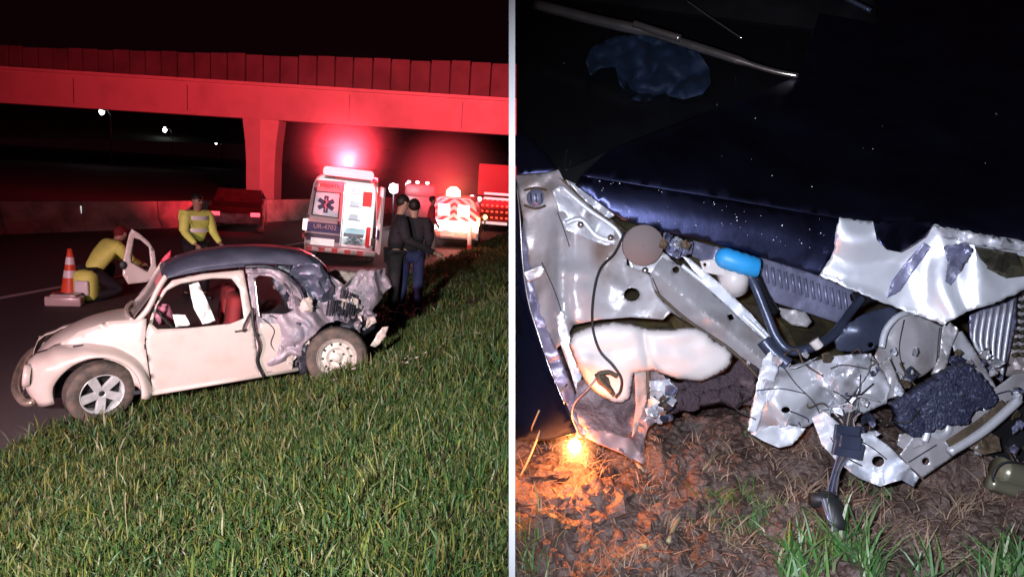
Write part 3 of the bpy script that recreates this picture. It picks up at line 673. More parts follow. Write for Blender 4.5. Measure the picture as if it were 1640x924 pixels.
def person(label, loc, face, J, top, legs, boots=M_BLK, vest=False, hat=None, s=1.0, band=False, group=None):
    M_ = Matrix.Translation(loc) @ Matrix.Rotation(face, 4, 'Z') @ Matrix.Scale(s, 4)
    t = thing('person', label, 'person', M_, group)
    g = lambda k: Vector(J[k])
    B = dict(pelvis=(*J['pelvis'], .09, .08), waist=(*J['waist'], .09, .07), chest=(*J['chest'], .11, .09), neck=(*J['neck'], .055), head0=(*(g('neck').lerp(g('head'), .45)), .075), head=(*J['head'], .098, .085), crown=(*(g('head') + (g('head') - g('neck')).normalized() * .075), .06))
    E = [('pelvis', 'waist'), ('waist', 'chest'), ('chest', 'neck'), ('neck', 'head0'), ('head0', 'head'), ('head', 'crown')]
    for sd in 'lr':
        B['sh' + sd] = (*J['sh' + sd], .03); B['el' + sd] = (*J['el' + sd], .03); B['wr' + sd] = (*J['wr' + sd], .03)
        B['hp' + sd] = (*J['hp' + sd], .075); B['kn' + sd] = (*J['kn' + sd], .05); B['an' + sd] = (*J['an' + sd], .042)
        E += [('chest', 'sh' + sd), ('sh' + sd, 'el' + sd), ('el' + sd, 'wr' + sd), ('pelvis', 'hp' + sd), ('hp' + sd, 'kn' + sd), ('kn' + sd, 'an' + sd)]
    skin_body('body', B, E, M_SKIN, t)
    up = lambda k, a, b=None: (*J[k], a, b or a)
    T = dict(pelvis=up('pelvis', .15, .125), waist=up('waist', .165, .13), chest=up('chest', .19, .15), neck=(*(g('chest').lerp(g('neck'), .85)), .085))
    E = [('pelvis', 'waist'), ('waist', 'chest'), ('chest', 'neck')]
    for sd in 'lr':
        T['sh' + sd] = up('sh' + sd, .095); T['el' + sd] = up('el' + sd, .072); T['wr' + sd] = (*(g('el' + sd).lerp(g('wr' + sd), .92)), .046)
        E += [('chest', 'sh' + sd), ('sh' + sd, 'el' + sd), ('el' + sd, 'wr' + sd)]
    jk = skin_body('jacket', T, E, top, t)
    L_ = dict(pelvis=up('pelvis', .135, .115)); E = []
    for sd in 'lr':
        L_['hp' + sd] = up('hp' + sd, .11); L_['kn' + sd] = up('kn' + sd, .08); L_['an' + sd] = (*(g('kn' + sd).lerp(g('an' + sd), .95)), .062)
        E += [('pelvis', 'hp' + sd), ('hp' + sd, 'kn' + sd), ('kn' + sd, 'an' + sd)]
        f_ = g('an' + sd); MB().tube([f_ + Vector((-.05, 0, -.02)), f_ + Vector((.02, 0, -.03)), f_ + Vector((.12, 0, -.045)), f_ + Vector((.19, 0, -.05))], [.045, .052, .042, .028], 10).build('boot', boots, t)
        MB().tube(spline([J['sh' + sd], g('sh' + sd).lerp(g('el' + sd), .5), J['el' + sd]], 4), [.078, .086, .088, .086, .084, .082, .08, .076, .07], 10).build('sleeve', top, t)
        hand(t, J['wr' + sd], J['el' + sd])
    skin_body('trousers', L_, E, legs, t)
    h = g('head'); upv = (g('head') - g('neck')).normalized()
    hr = MB().ball(h + upv * .03 + Vector((-.036, 0, 0)), .098, 10, (1.02, .88, 1.0)).build('hair' if not hat else 'cap', hat or M_HAIR, t)
    fc = MB(); fw = Vector((1, 0, 0)); fc.tube([h + fw * .085 + upv * .01, h + fw * .112 - upv * .03], [.012, .018], 6); fc.build('nose', M_SKIN, t)
    for sg in (-1, 1):
        MB().ball(h + fw * .088 + Vector((0, sg * .033, 0)) + upv * .012, .013, 6).build('eye', M_BLK, t)
        MB().ball(h + Vector((0, sg * .088, 0)), .024, 6, (1, .4, 1.3)).build('ear', M_SKIN, t)
    MB().tube([h + fw * .09 - upv * .055 + Vector((0, -.025, 0)), h + fw * .095 - upv * .055, h + fw * .09 - upv * .055 + Vector((0, .025, 0))], .006, 6).build('mouth', M_RED, t)
    if band:
        c = g('waist').lerp(g('chest'), .3)
        for z, rx in ((0, .178), (.2, .185)):
            Mz = Matrix.Translation(c + Vector((0, 0, z))) @ Matrix.Diagonal((.86, 1.12, 1, 1))
            MB().lathe([(rx, -.032), (rx + .004, 0), (rx, .032)], Mz, 24).build('reflective_band', M_REFL, jk)
    return t
def stand(lean=0, armf=.12, step=.08, bend=.0):
    l = lean
    return dict(pelvis=(0, 0, .93), waist=(l * .3, 0, 1.08), chest=(l * .7, 0, 1.32), neck=(l, 0, 1.48), head=(l + .02 + bend, 0, 1.62),
                shl=(l * .8, .19, 1.40), shr=(l * .8, -.19, 1.40), ell=(l * .8 + armf * .2, .25, 1.13), elr=(l * .8 + armf * .2, -.25, 1.13),
                wrl=(l * .8 + armf * 1.6, .22, .94), wrr=(l * .8 + armf * 1.6, -.20, .94), hpl=(0, .1, .88), hpr=(0, -.1, .88),
                knl=(step, .11, .48), knr=(-step * .3, -.11, .48), anl=(step * .8, .12, .08), anr=(-step, -.12, .08))
def toward(a, b): return math.atan2(b[1] - a[1], b[0] - a[0])
# 1 officer behind the car
g = CAM_LOC + (P(313, 313, 11.6) - CAM_LOC); loc1 = Vector((g.x, g.y, 0)); print('p1 top', g.z)
person('person in a yellow high visibility vest standing behind the car roof', loc1, toward(loc1, (CEN.x, CEN.y)) + .5, stand(.05, .2), M_HIVIS, M_DKCL, band=True, s=1.04)
# 2 crouching responder
Jc = dict(pelvis=(-.12, 0, .40), waist=(-.02, 0, .54), chest=(.16, 0, .72), neck=(.26, 0, .84), head=(.34, 0, .95), shl=(.18, .19, .78), shr=(.18, -.19, .78),
          ell=(.36, .24, .58), elr=(.36, -.22, .56), wrl=(.55, .16, .52), wrr=(.55, -.12, .50), hpl=(-.10, .11, .38), hpr=(-.10, -.11, .38), knl=(.28, .20, .46), knr=(.22, -.2, .14), anl=(.16, .18, .08), anr=(-.16, -.16, .08))
g = GA(160, 478); loc2 = Vector((g.x, g.y, 0))
p2 = person('person in a bright yellow jacket crouching between the traffic cone and the car', loc2, toward(loc2, GA(240, 470)), Jc, M_HIVIS, M_DKCL, hat=M_RED, band=False, s=1.12)
bg2 = thing('backpack', 'bulky pale yellow kit bag beside the crouching person', 'bag', GA(140, 480))
MB().box(GA(140, 482) + Vector((0, 0, .26)), (.34, .30, .50)).build('bag_body', M_HIVIS, bg2, world=True, bevel=.09)
MB().box(GA(140, 482) + Vector((.02, -.17, .24)), (.22, .06, .24)).build('pocket', M_REFL, bg2, world=True, bevel=.03)
# 3/4 standing right
g = GA(628, 497, .25); loc3 = Vector((g.x, g.y, bank(g.x, g.y)))
person('person in dark clothes standing left of the one in blue trousers', loc3, R(20), stand(.06, .32, .02, .03), M_DKCL, M_DKCL, s=1.10)
g = GA(656, 492, .3); loc4 = Vector((g.x, g.y, bank(g.x, g.y)))
person('person in dark top and navy blue trousers with their back to the camera', loc4, R(100), stand(-.02, .05, .16), M_DKCL, M_NAVY, s=1.04)
g = GA(686, 410); person('person in a red top walking on the road beside the striped van', Vector((g.x, g.y, 0)), R(10), stand(.05, .1, .16), mat('red_top', (.4, .05, .06), .8), mat('grey_cloth', (.25, .2, .2), .8), s=1.0)

# ================================================================== CONE, BOX
def cone(px, py, label):
    g = GA(px, py); t = thing('traffic_cone', label, 'traffic cone', g)
    MB().box(g + Vector((0, 0, .018)), (.40, .40, .036)).build('base', M_ORANGE, t, world=True, bevel=.01)
    def seg(z0, z1): return [(.15 - .115 * (z0 - .036) / .70 , z0), (.15 - .115 * (z1 - .036) / .70, z1)]
    Mz = Matrix.Translation(g)
    for z0, z1, m, nm in ((.036, .28, M_ORANGE, 'lower_cone'), (.28, .40, M_REFL, 'reflective_collar'), (.40, .50, M_ORANGE, 'middle_cone'), (.50, .62, M_REFL, 'reflective_collar'), (.62, .76, M_ORANGE, 'tip')):
        pr = seg(z0, z1)
        if nm == 'tip': pr.append((.001, .765))
        if m is M_REFL: pr = [(pr[0][0] + .003, z0), (pr[1][0] + .003, z1)]
        MB().lathe(pr, Mz, 28).build(nm, m, t, world=True)
cone(114, 470, 'orange traffic cone with two white bands left of the crouching person')
g = GA(104, 489); t = thing('wooden_block', 'pale block lying on the road in front of the traffic cone', 'block', g)
MB().box(g + Vector((0, 0, .075)), (.50, .2, .15), Matrix.Rotation(.25, 3, 'Z')).build('block_body', M_CREAM, t, world=True, bevel=.02)
MB().box(g + Vector((.02, 0, .17)), (.36, .22, .035), Matrix.Rotation(.2, 3, 'Z')).build('top_board', M_CREAM, t, world=True, bevel=.008)

# ================================================================== AMBULANCE
def vframe(px, py, head=None):
    g = GA(px, py); a = -math.atan(ED) if head is None else head
    return Matrix.Translation((g.x, g.y, 0)) @ Matrix.Rotation(a, 4, 'Z')
M_AMBW = mat('ambulance_white', (.75, .73, .74), .35, 0, .05, 4, coat=.3)
M_BARG = mat('red_beacon', (.9, .1, .1), .3, emit=(1, .15, .17), estr=6)
M_INT = mat('lit_interior', (.9, .9, .9), .5, emit=(1, .98, .98), estr=.55)
M_TAIL = mat('tail_light', (.9, .3, .3), .3, emit=(1, .55, .5), estr=4)
M_WIN = mat('dark_glass', (.02, .02, .025), .08, 0, .1, 4)
AM = vframe(543, 424, R(11)) @ Matrix.Rotation(R(3), 4, 'Y') @ Matrix.Scale(.90, 4); am = thing('ambulance', 'white ambulance seen from behind with an open rear door and glowing red light bar', 'ambulance', AM)
HW, HH, LL = 1.0, 2.42, 5.4
def sec(hw0, hw1, h, z0=.42):
    pts = []
    for sg in (1, -1):
        col_ = [(hw0 * sg, z0), (hw0 * sg, z0 + .5), ((hw0 - .03) * sg, 1.25), ((hw1 + .04) * sg, h - .28), ((hw1 - .03) * sg, h - .1), ((hw1 - .16) * sg, h)]
        pts += col_ if sg == 1 else col_[::-1]
    return pts
V = []; ys = [0.0, .06, 1.5, 3.6, 4.0]; S = sec(.97, .80, HH)
for y in ys: V += [(x, y, z) for x, z in S]
n = len(S)
Fc = [(i * n + k, (i + 1) * n + k, (i + 1) * n + k + 1, i * n + k + 1) for i in range(len(ys) - 1) for k in range(n - 1)]
link('body_shell', V, Fc, M_AMBW, am, smooth=False, solid=.04)
# cab, nose
V = []; 
for y, h, hw in ((4.0, HH, .80), (4.5, 2.1, .78), (4.9, 1.35, .80), (5.5, 1.05, .78), (5.6, .5, .8)):
    V += [(.95, y, .42), (.95, y, min(1.1, h - .1)), (hw, y, h), (-hw, y, h), (-.95, y, min(1.1, h - .1)), (-.95, y, .42)]
link('cab', V, [(i * 6 + k, (i + 1) * 6 + k, (i + 1) * 6 + k + 1, i * 6 + k + 1) for i in range(4) for k in range(5)] + [tuple(range(24, 30))], M_AMBW, am, smooth=False, solid=.03)
# closed left rear door (x from -.93 to -.02)
dl = sheet('closed_rear_door', [(-.95, .50), (-.95, 1.2), (-.80, 2.14), (-.76, 2.24), (-.03, 2.28), (-.03, .50)], lambda x, z: Vector((x, -.03, z)), M_AMBW, am, cell=.2, solid=.05)
wx, wz = -.47, 1.62
wdw = sheet('door_window', [(-.80, 1.32), (-.75, 1.92), (-.14, 1.94), (-.14, 1.30)], lambda x, z: Vector((x, -.045, z)), mat('white_window', (.85, .87, .9), .35, emit=(.8, .85, 1), estr=.35), dl, cell=.2, solid=.01)
MB().tube([(-.82, -.055, 1.30), (-.77, -.055, 1.94), (-.12, -.055, 1.96), (-.12, -.055, 1.28), (-.82, -.055, 1.30)], .018, 6).build('window_frame', M_BLK, wdw)
mb = MB()
for k in range(3): mb.box((wx, -.06, wz), (.46, .012, .115), Matrix.Rotation(R(90 + 60 * k), 3, 'Y'))
mb.build('star_of_life', M_BLUE, wdw, smooth=False)
mb = MB().box((wx, -.07, wz), (.025, .01, .36)); mb.tube(spline([(wx - .05, -.07, wz + .12), (wx + .05, -.07, wz + .06), (wx - .05, -.07, wz - .02), (wx + .04, -.07, wz - .1)], 5), .01, 5)
mb.build('staff_emblem', M_WHITE, wdw, smooth=False)
MB().box((-.49, -.045, .98), (.90, .012, .26)).build('blue_band', M_BLUE, dl, smooth=False)
MB().box((-.49, -.045, .70), (.90, .012, .20)).build('lower_band', mat('dark_band', (.06, .05, .12), .4), dl, smooth=False)
TX = Matrix.Rotation(R(90), 4, 'X')
text('door_lettering', 'UR-4702', .17, Matrix.Translation((-.45, -.056, 1.0)) @ TX, M_WHITE, dl)
text('door_lettering', 'RESGATE', .13, Matrix.Translation((-.42, -.04, 2.12)) @ TX, mat('red_letter', (.5, .02, .05), .5), dl)
# open right door, swung outwards
MD = Matrix.Translation((.93, -.02, 0)) @ Matrix.Rotation(R(-84), 4, 'Z')
V = [MD @ Vector(q) for q in ((0, 0, .5), (.9, 0, .5), (.9, 0, 2.26), (.13 * 0, 0, 2.26), (0, .05, .5), (.9, .05, .5), (.9, .05, 2.26), (0, .05, 2.26))]
od = link('open_rear_door', V, [(0, 1, 2, 3), (7, 6, 5, 4), (0, 4, 5, 1), (1, 5, 6, 2), (2, 6, 7, 3), (3, 7, 4, 0)], M_AMBW, am, smooth=False)
mb = MB(); mb.add([MD @ Vector(q) for q in ((.15, -.012, 1.3), (.78, -.012, 1.3), (.78, -.012, 2.0), (.15, -.012, 2.0), (.15, .062, 1.3), (.78, .062, 1.3), (.78, .062, 2.0), (.15, .062, 2.0))], [(0, 1, 2, 3), (7, 6, 5, 4), (0, 4, 5, 1), (1, 5, 6, 2), (2, 6, 7, 3), (3, 7, 4, 0)])
mb.build('door_glass', M_WIN, od, smooth=False)
MB().box(MD @ Vector((.45, -.014, 1.0)), (.04, .7, .25)).build('door_stripe', M_BLUE, od, smooth=False)
# interior
mb = MB().box((.0, 2.4, 1.35), (1.6, .04, 1.7)); mb.box((0, 1.2, 2.24), (1.5, 2.4, .03)); mb.box((.78, 1.25, 1.4), (.03, 2.3, 1.6)); mb.box((-.78, 1.25, 1.4), (.03, 2.3, 1.6))
mb.build('interior_lining', M_INT, am, smooth=False)
MB().box((0, 1.2, .50), (1.7, 2.4, .05)).build('floor', mat('interior_floor', (.45, .47, .5), .5), am, smooth=False)
mb = MB(); 
for z in (1.1, 1.5, 1.9): mb.box((.22, 2.2, z), (.4, .3, .03)); mb.box((.20, 2.15, z + .1), (.26, .2, .14))
mb.build('shelf_unit', mat('grey_unit', (.35, .38, .42), .5), am, smooth=False)
mb = MB().box((.30, 1.3, .80), (.55, 1.7, .10)); mb.box((.30, 1.3, .62), (.06, 1.4, .25)); 
for y in (.6, 1.9): mb.tube([(.06, y, .52), (.54, y, .80)], .02, 6); mb.tube([(.54, y, .52), (.06, y, .80)], .02, 6)
mb.build('stretcher', mat('stretcher_teal', (.12, .25, .28), .5), am, smooth=False)
MB().box((.72, .30, .82), (.16, .3, .55)).build('red_kit_bag', M_REDP, am, bevel=.04)
MB().box((.60, .5, 1.85), (.26, .06, .42)).build('red_panel', M_REDP, am, smooth=False)
# rear details
MB().box((0, -.10, .40), (1.9, .22, .14)).build('rear_step', mat('step_metal', (.5, .48, .48), .5, .4), am, bevel=.02)
for k in range(5): MB().box((-.82 + k * .17 * 2, -.215, .40), (.16, .01, .12)).build('red_chevron', M_REDP, am, smooth=False)
MB().box((-.48, -.13, .60), (.62, .03, .19)).build('number_plate', mat('plate_glow', (.8, .8, .8), .4, emit=(1, .9, .9), estr=.6), am, smooth=False)  # plate given its own glow in place of light falling on it
for sg in (1, -1):
    tl = MB().box((.98 * sg, -.04, 1.02), (.11, .08, .30)).build('tail_light', M_TAIL, am, bevel=.02)
    MB().box((.98 * sg, -.03, .72), (.10, .06, .14)).build('reflector', M_REDP, am, smooth=False)
    MB().lathe([(.001, -.12), (.22, -.12), (.34, -.10), (.36, 0), (.34, .1), (.22, .12), (.001, .12)], Matrix.Translation((.80 * sg, 1.0, .36)) @ Matrix.Rotation(R(90), 4, 'Y'), 24).build('wheel', M_RUB, am)
    MB().lathe([(.001, -.12), (.22, -.12), (.34, -.10), (.36, 0), (.34, .1), (.22, .12), (.001, .12)], Matrix.Translation((.80 * sg, 4.6, .36)) @ Matrix.Rotation(R(90), 4, 'Y'), 24).build('wheel', M_RUB, am)
MB().box((0, 1.8, .38), (1.5, 3.8, .1)).build('chassis', M_BLK, am, smooth=False)
MB().box((-.10, -.075, 1.12), (.05, .04, .16)).build('door_handle', M_BLK, dl, smooth=False)
for z_ in (.75, 1.25, 2.0): MB().box((-.93 + max(0, z_ - 1.2) * .19, -.07, z_), (.07, .03, .09)).build('hinge', M_DARKM, dl, smooth=False)
MB().box((0.0, -.062, 1.38), (.018, .012, 1.75)).build('door_seal', M_BLK, dl, smooth=False)
lb_ = MB().box((.05, .12, HH + .09), (1.34, .36, .26)).build('light_bar', M_BARG, am, bevel=.09)
MB().box((.05, .12, HH - .02), (1.2, .28, .05)).build('light_bar_mount', M_BLK, lb_, smooth=False)
MB().box((.92, -.03, 1.8), (.03, .03, .9)).build('door_hinge_rail', M_REDP, am, smooth=False)
pA = AM @ Vector((.05, -.3, HH + .15))
lamp('beacon_red', 'POINT', AM @ Vector((.05, -.42, HH + .12)), None, 110, (1, .02, .04), .25)
lamp('beacon_red', 'SPOT', AM @ Vector((0, .25, HH + .30)), bz(540, 60), 50000, (1, .04, .065), .3, 108, .8)
def halo(name, label, c, r, dens):  # added vapour ball standing in for the glare around a bright lamp
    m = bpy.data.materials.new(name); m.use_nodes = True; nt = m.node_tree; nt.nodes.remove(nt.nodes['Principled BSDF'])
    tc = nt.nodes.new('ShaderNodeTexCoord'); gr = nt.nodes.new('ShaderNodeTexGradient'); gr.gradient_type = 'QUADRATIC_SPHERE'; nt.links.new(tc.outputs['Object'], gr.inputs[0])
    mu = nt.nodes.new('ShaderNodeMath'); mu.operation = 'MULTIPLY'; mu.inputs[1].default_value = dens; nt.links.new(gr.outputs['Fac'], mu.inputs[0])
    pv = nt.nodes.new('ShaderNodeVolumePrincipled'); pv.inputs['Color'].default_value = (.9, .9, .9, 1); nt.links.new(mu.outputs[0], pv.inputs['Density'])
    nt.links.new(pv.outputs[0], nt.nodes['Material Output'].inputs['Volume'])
    o = MB().ball((0, 0, 0), 1.0, 10).build(name, m); o.location = c; o.scale = (r, r * .8, r); tag(o, label, 'halo', kind='stuff'); return o
halo('beacon_halo', 'added thin mist glowing red around the ambulance light bar', AM @ Vector((.05, -.1, HH + .2)), 3.2, .085)
lamp('cabin_light', 'POINT', AM @ Vector((.1, .7, 2.05)), None, 30, (.92, .96, 1), .1)

# ================================================================== STRIPED RESCUE VAN
VM = vframe(724, 398, R(1)) @ Matrix.Scale(.92, 4); vn = thing('rescue_van', 'red and white chevron striped rescue van with glowing orange beacon, rear view', 'van', VM)
SV = sec(.90, .70, 1.80, .35); n = len(SV); V = []
for y in (0, .05, 1.2, 3.0): V += [(x, y, z) for x, z in SV]
link('body_shell', V, [(i * n + k, (i + 1) * n + k, (i + 1) * n + k + 1, i * n + k + 1) for i in range(3) for k in range(n - 1)] + [tuple(range(n))], M_AMBW, vn, smooth=False)
V = []
for y, h in ((3.0, 1.78), (3.5, 1.35), (4.3, 1.05), (4.4, .5)): V += [(.88, y, .35), (.88, y, .9 if h > .9 else h), (.68, y, h), (-.68, y, h), (-.88, y, .9 if h > .9 else h), (-.88, y, .35)]
link('cab', V, [(i * 6 + k, (i + 1) * 6 + k, (i + 1) * 6 + k + 1, i * 6 + k + 1) for i in range(3) for k in range(5)] + [tuple(range(18, 24))], M_AMBW, vn, smooth=False)
M_CHV = mat('chevron_red', (.55, .02, .02), .4); 
outl = [(x, z) for x, z in SV]
mb = MB()
for sg in (1, -1):
    for k in range(8):
        z0 = .75 + k * .26; a = [(sg * .0, z0), (sg * .0, z0 + .12), (sg * .92, z0 + .12 - .62), (sg * .92, z0 - .62)]
        def clampz(x, z):
            zt_ = 1.76 - max(0, abs(x) - .55) * 1.3; return (x, max(.62, min(zt_, z)))
        pts = []
        for t_ in range(9): pts.append(clampz(a[0][0] + (a[3][0] - a[0][0]) * t_ / 8, a[0][1] + (a[3][1] - a[0][1]) * t_ / 8))
        for t_ in range(9): pts.append(clampz(a[2][0] + (a[1][0] - a[2][0]) * t_ / 8, a[2][1] + (a[1][1] - a[2][1]) * t_ / 8))
        pts = [(x * (.98 if z < 1.3 else .98 - (z - 1.3) * .28), z) for x, z in pts]
        V = [(x, -.012, z) for x, z in pts]
        mb.add(V, [(i, i + 1, 16 - i, 17 - i) for i in range(8)])
mb.build('chevron_stripes', M_CHV, vn, smooth=False)
M_VW = mat('bright_window', (.85, .8, .8), .3, emit=(1, .85, .85), estr=.9)
for x in (-.36, .34): MB().box((x, -.03, 1.36), (.44, .04, .42)).build('rear_window', M_VW, vn, bevel=.03)
MB().box((.08, -.05, .82), (1.62, .08, .34)).build('rear_light_panel', mat('lit_panel', (.9, .85, .8), .3, emit=(1, .82, .78), estr=4), vn, bevel=.04)
MB().box((0, -.08, .50), (1.74, .14, .20)).build('bumper', mat('pale_bumper', (.6, .5, .45), .5), vn, bevel=.03)
MB().box((-.2, -.16, .50), (.5, .01, .13)).build('number_plate', M_WHITE, vn, smooth=False)
for sg in (1, -1):
    MB().box((.88 * sg, -.03, 1.0), (.1, .08, .3)).build('tail_light', mat('amber_light', (.9, .4, .1), .3, emit=(1, .42, .10), estr=10), vn, bevel=.02)
    for y in (.7, 3.3): MB().lathe([(.001, -.1), (.2, -.1), (.30, -.09), (.32, 0), (.30, .09), (.2, .1), (.001, .1)], Matrix.Translation((.76 * sg, y, .32)) @ Matrix.Rotation(R(90), 4, 'Y'), 20).build('wheel', M_RUB, vn)
bc = MB().lathe([(.001, .34), (.12, .32), (.24, .2), (.26, 0), (.22, -.02)], Matrix.Translation((-.08, .3, 1.84)), 20).build('beacon', mat('amber_beacon', (1, .5, .3), .3, emit=(1, .40, .20), estr=12), vn)
MB().lathe([(.28, -.02), (.28, .03), (.001, .03)], Matrix.Translation((-.08, .3, 1.80)), 20).build('beacon_base', M_BLK, bc)
halo('beacon_halo', 'added thin mist glowing red around the striped van beacon', VM @ Vector((-.08, .1, 2.1)), 2.4, .20)
lamp('beacon_van', 'POINT', VM @ Vector((-.08, -.3, 2.2)), None, 170, (1, .04, .03), .5)
lamp('van_rear_light', 'POINT', VM @ Vector((.3, -.8, .9)), None, 55, (1, .40, .26), .1)

# ================================================================== DISTANT LORRY
TM = vframe(786, 371, R(-7)); tk = thing('lorry', 'red lit box lorry beyond the striped van, against the grass bank', 'lorry', TM)
MB().box((.55, 3, 2.25), (2.5, 6, 1.35)).build('cargo_box', mat('red_box', (.13, .012, .012), .6, 0, .2, 2), tk, smooth=False)
MB().box((.1, .2, .9), (1.5, .3, .9)).build('tail_frame', mat('red_frame', (.35, .03, .03), .5), tk, smooth=False)
for r_ in range(4):
    for c_ in range(6): MB().box((-.45 + c_ * .22, .03, .62 + r_ * .26), (.10, .04, .07)).build('marker_light', mat('marker_red', (.9, .1, .05), .3, emit=(1, .08, .04), estr=2.2), tk, smooth=False)
for z in (1.45, 1.66): MB().box((.15, .02, z), (1.1, .05, .10)).build('white_bar', mat('white_bar', (.8, .6, .6), .4, emit=(1, .7, .7), estr=.9), tk, smooth=False)
MB().box((.0, .0, .38), (1.4, .06, .12)).build('white_bar', mat('white_bar', (.8, .6, .6)), tk, smooth=False)
for x in (-.5, .9): MB().lathe([(.001, -.15), (.3, -.15), (.46, -.1), (.46, .1), (.3, .15), (.001, .15)], Matrix.Translation((x, 1.2, .46)) @ Matrix.Rotation(R(90), 4, 'Y'), 20).build('wheel', M_RUB, tk)
MB().box((-.75, .05, 1.2), (.16, .08, .2)).build('side_lamp', mat('amber_light', (1, .5, .2)), tk, smooth=False)
MB().box((.1, 2.8, .75), (1.0, 5.4, .25)).build('chassis', M_BLK, tk, smooth=False)
lamp('lorry_red', 'POINT', TM @ Vector((-.6, -2.0, 2.2)), None, 60, (1, .03, .03), .15)

# marker posts and roadside lights
def post(px, py0, py1, lab, top=None):
    g = GA(px, py1); d = (CAM_M.inverted() @ g).z * -1; h = (py1 - py0) / F * d
    t = thing('marker_post', lab, 'post', g)
    MB().box(g + Vector((0, 0, h / 2)), (.13, .05, h)).build('post_body', mat('post_white', (.85, .75, .7), .4), t, world=True, bevel=.01)
    MB().box(g + Vector((0, -.03, h * .18)), (.125, .012, h * .16)).build('red_band', M_REDP, t, world=True, smooth=False)
post(751, 362, 403, 'white marker post standing right of the striped van bumper')
def small_lamp(px, py, d, r, lab, col_, st_, foot=None):
    p = P(px, py, d); t = thing('work_light', lab, 'light', (p.x, p.y, 0), 'roadside lights')
    MB().tube([(p.x, p.y + .1, 0), (p.x, p.y + .1, p.z)], .035, 6).build('stand', M_DARKM, t, world=True)
    MB().box((p.x, p.y + .12, p.z), (r * 2.1, .1, r * 2.1)).build('housing', M_DARKM, t, world=True, smooth=False)
    MB().ball((p.x, p.y, p.z), r, 8, (1, .5, 1.15)).build('bulb', mat('bulb' + lab[:6] + str(px), (1, 1, 1), .4, emit=col_, estr=st_), t, world=True)
small_lamp(630, 302, 27, .17, 'brilliant white floodlight between the ambulance and the striped van', (.92, .95, 1), 25)
small_lamp(652, 296, 30, .08, 'small white light right of the brilliant floodlight', (1, .9, .9), 6)
small_lamp(756, 316, 30, .09, 'small pinkish light high on the right of the striped van', (1, .8, .8), 6)
small_lamp(768, 319, 30, .09, 'small pinkish light nearest the lorry box', (1, .8, .8), 6)
small_lamp(764, 347, 29, .09, 'small orange light between striped van and lorry', (1, .45, .1), 12)
small_lamp(777, 348, 30, .09, 'small orange light in front of the lorry tail', (1, .45, .1), 12)
lamp('floodlight', 'POINT', P(630, 302, 26.4), None, 120, (.95, .96, 1), .1)
# car partly hidden behind the officer, and a white vehicle with lights behind
PM = vframe(384, 367, R(-72)); pc = thing('parked_car', 'dark car glinting red in front of the bridge pier', 'car', PM)
def small_car(root, m):
    V = []; prof = [(-2.0, .35), (-2.0, .8), (-1.7, .95), (-1.1, 1.0), (-.7, 1.38), (.5, 1.40), (1.1, 1.0), (1.8, .88), (2.0, .7), (2.0, .35)]
    n = len(prof)
    for y, k in ((-.82, .96), (-.78, 1), (.78, 1), (.82, .96)):
        V += [(x * k, y * (1 if z < 1.05 else .82), .35 + (z - .35) * (k if z > .5 else 1)) for x, z in prof]
    link('body', V, [(i * n + k, i * n + (k + 1) % n, (i + 1) * n + (k + 1) % n, (i + 1) * n + k) for i in range(3) for k in range(n)] + [tuple(range(n)), tuple(range(3 * n, 4 * n))[::-1]], m, root, smooth=False, bevel=.05)
    for sg in (-1, 1):
        sheet('side_window', [(-.95, 1.02), (-.62, 1.32), (.42, 1.33), (.92, 1.02)], lambda x, z: Vector((x, sg * (.83 - (z - 1.0) * .42), z)), M_WIN, root, cell=.3, solid=.01)
        for x in (-1.25, 1.3): MB().lathe([(.001, -.1), (.2, -.11), (.3, -.09), (.31, 0), (.3, .09), (.2, .11), (.001, .1)], Matrix.Translation((x, sg * .74, .31)) @ RX, 20).build('wheel', M_RUB, root)
        MB().box((-2.0, sg * .6, .75), (.06, .3, .14)).build('tail_light', M_REDP, root, bevel=.02)
        MB().box((1.97, sg * .6, .66), (.08, .3, .14)).build('headlight', M_REFL, root, bevel=.02)
small_car(pc, mat('dark_red_paint', (.03, .012, .014), .2, .5, .3, 5, coat=.8))
WM = vframe(668, 372, R(-5)); wv = thing('white_vehicle', 'dim grey vehicle with bright roof lights beyond the standing people', 'vehicle', WM)
MB().box((0, 1.2, .95), (1.5, 2.6, 1.0)).build('body', mat('dim_grey_paint', (.07, .06, .07), .5), wv, bevel=.08)
MB().box((0, 1.2, 1.65), (1.3, 2.0, .5)).build('cab', mat('dim_grey_paint', (.07, .06, .07), .5), wv, bevel=.12)
for x in (-.45, -.1, .3): MB().box((x, .1, 1.97), (.13, .12, .10)).build('roof_light', mat('cool_light', (1, 1, 1), .4, emit=(1, .95, .97), estr=5), wv, bevel=.03)
for x in (-.6, .6): MB().lathe([(.001, -.1), (.2, -.11), (.3, -.09), (.31, 0), (.3, .09), (.2, .11), (.001, .1)], Matrix.Translation((x, .6, .31)) @ Matrix.Rotation(R(90), 4, 'Y'), 20).build('wheel', M_RUB, wv)
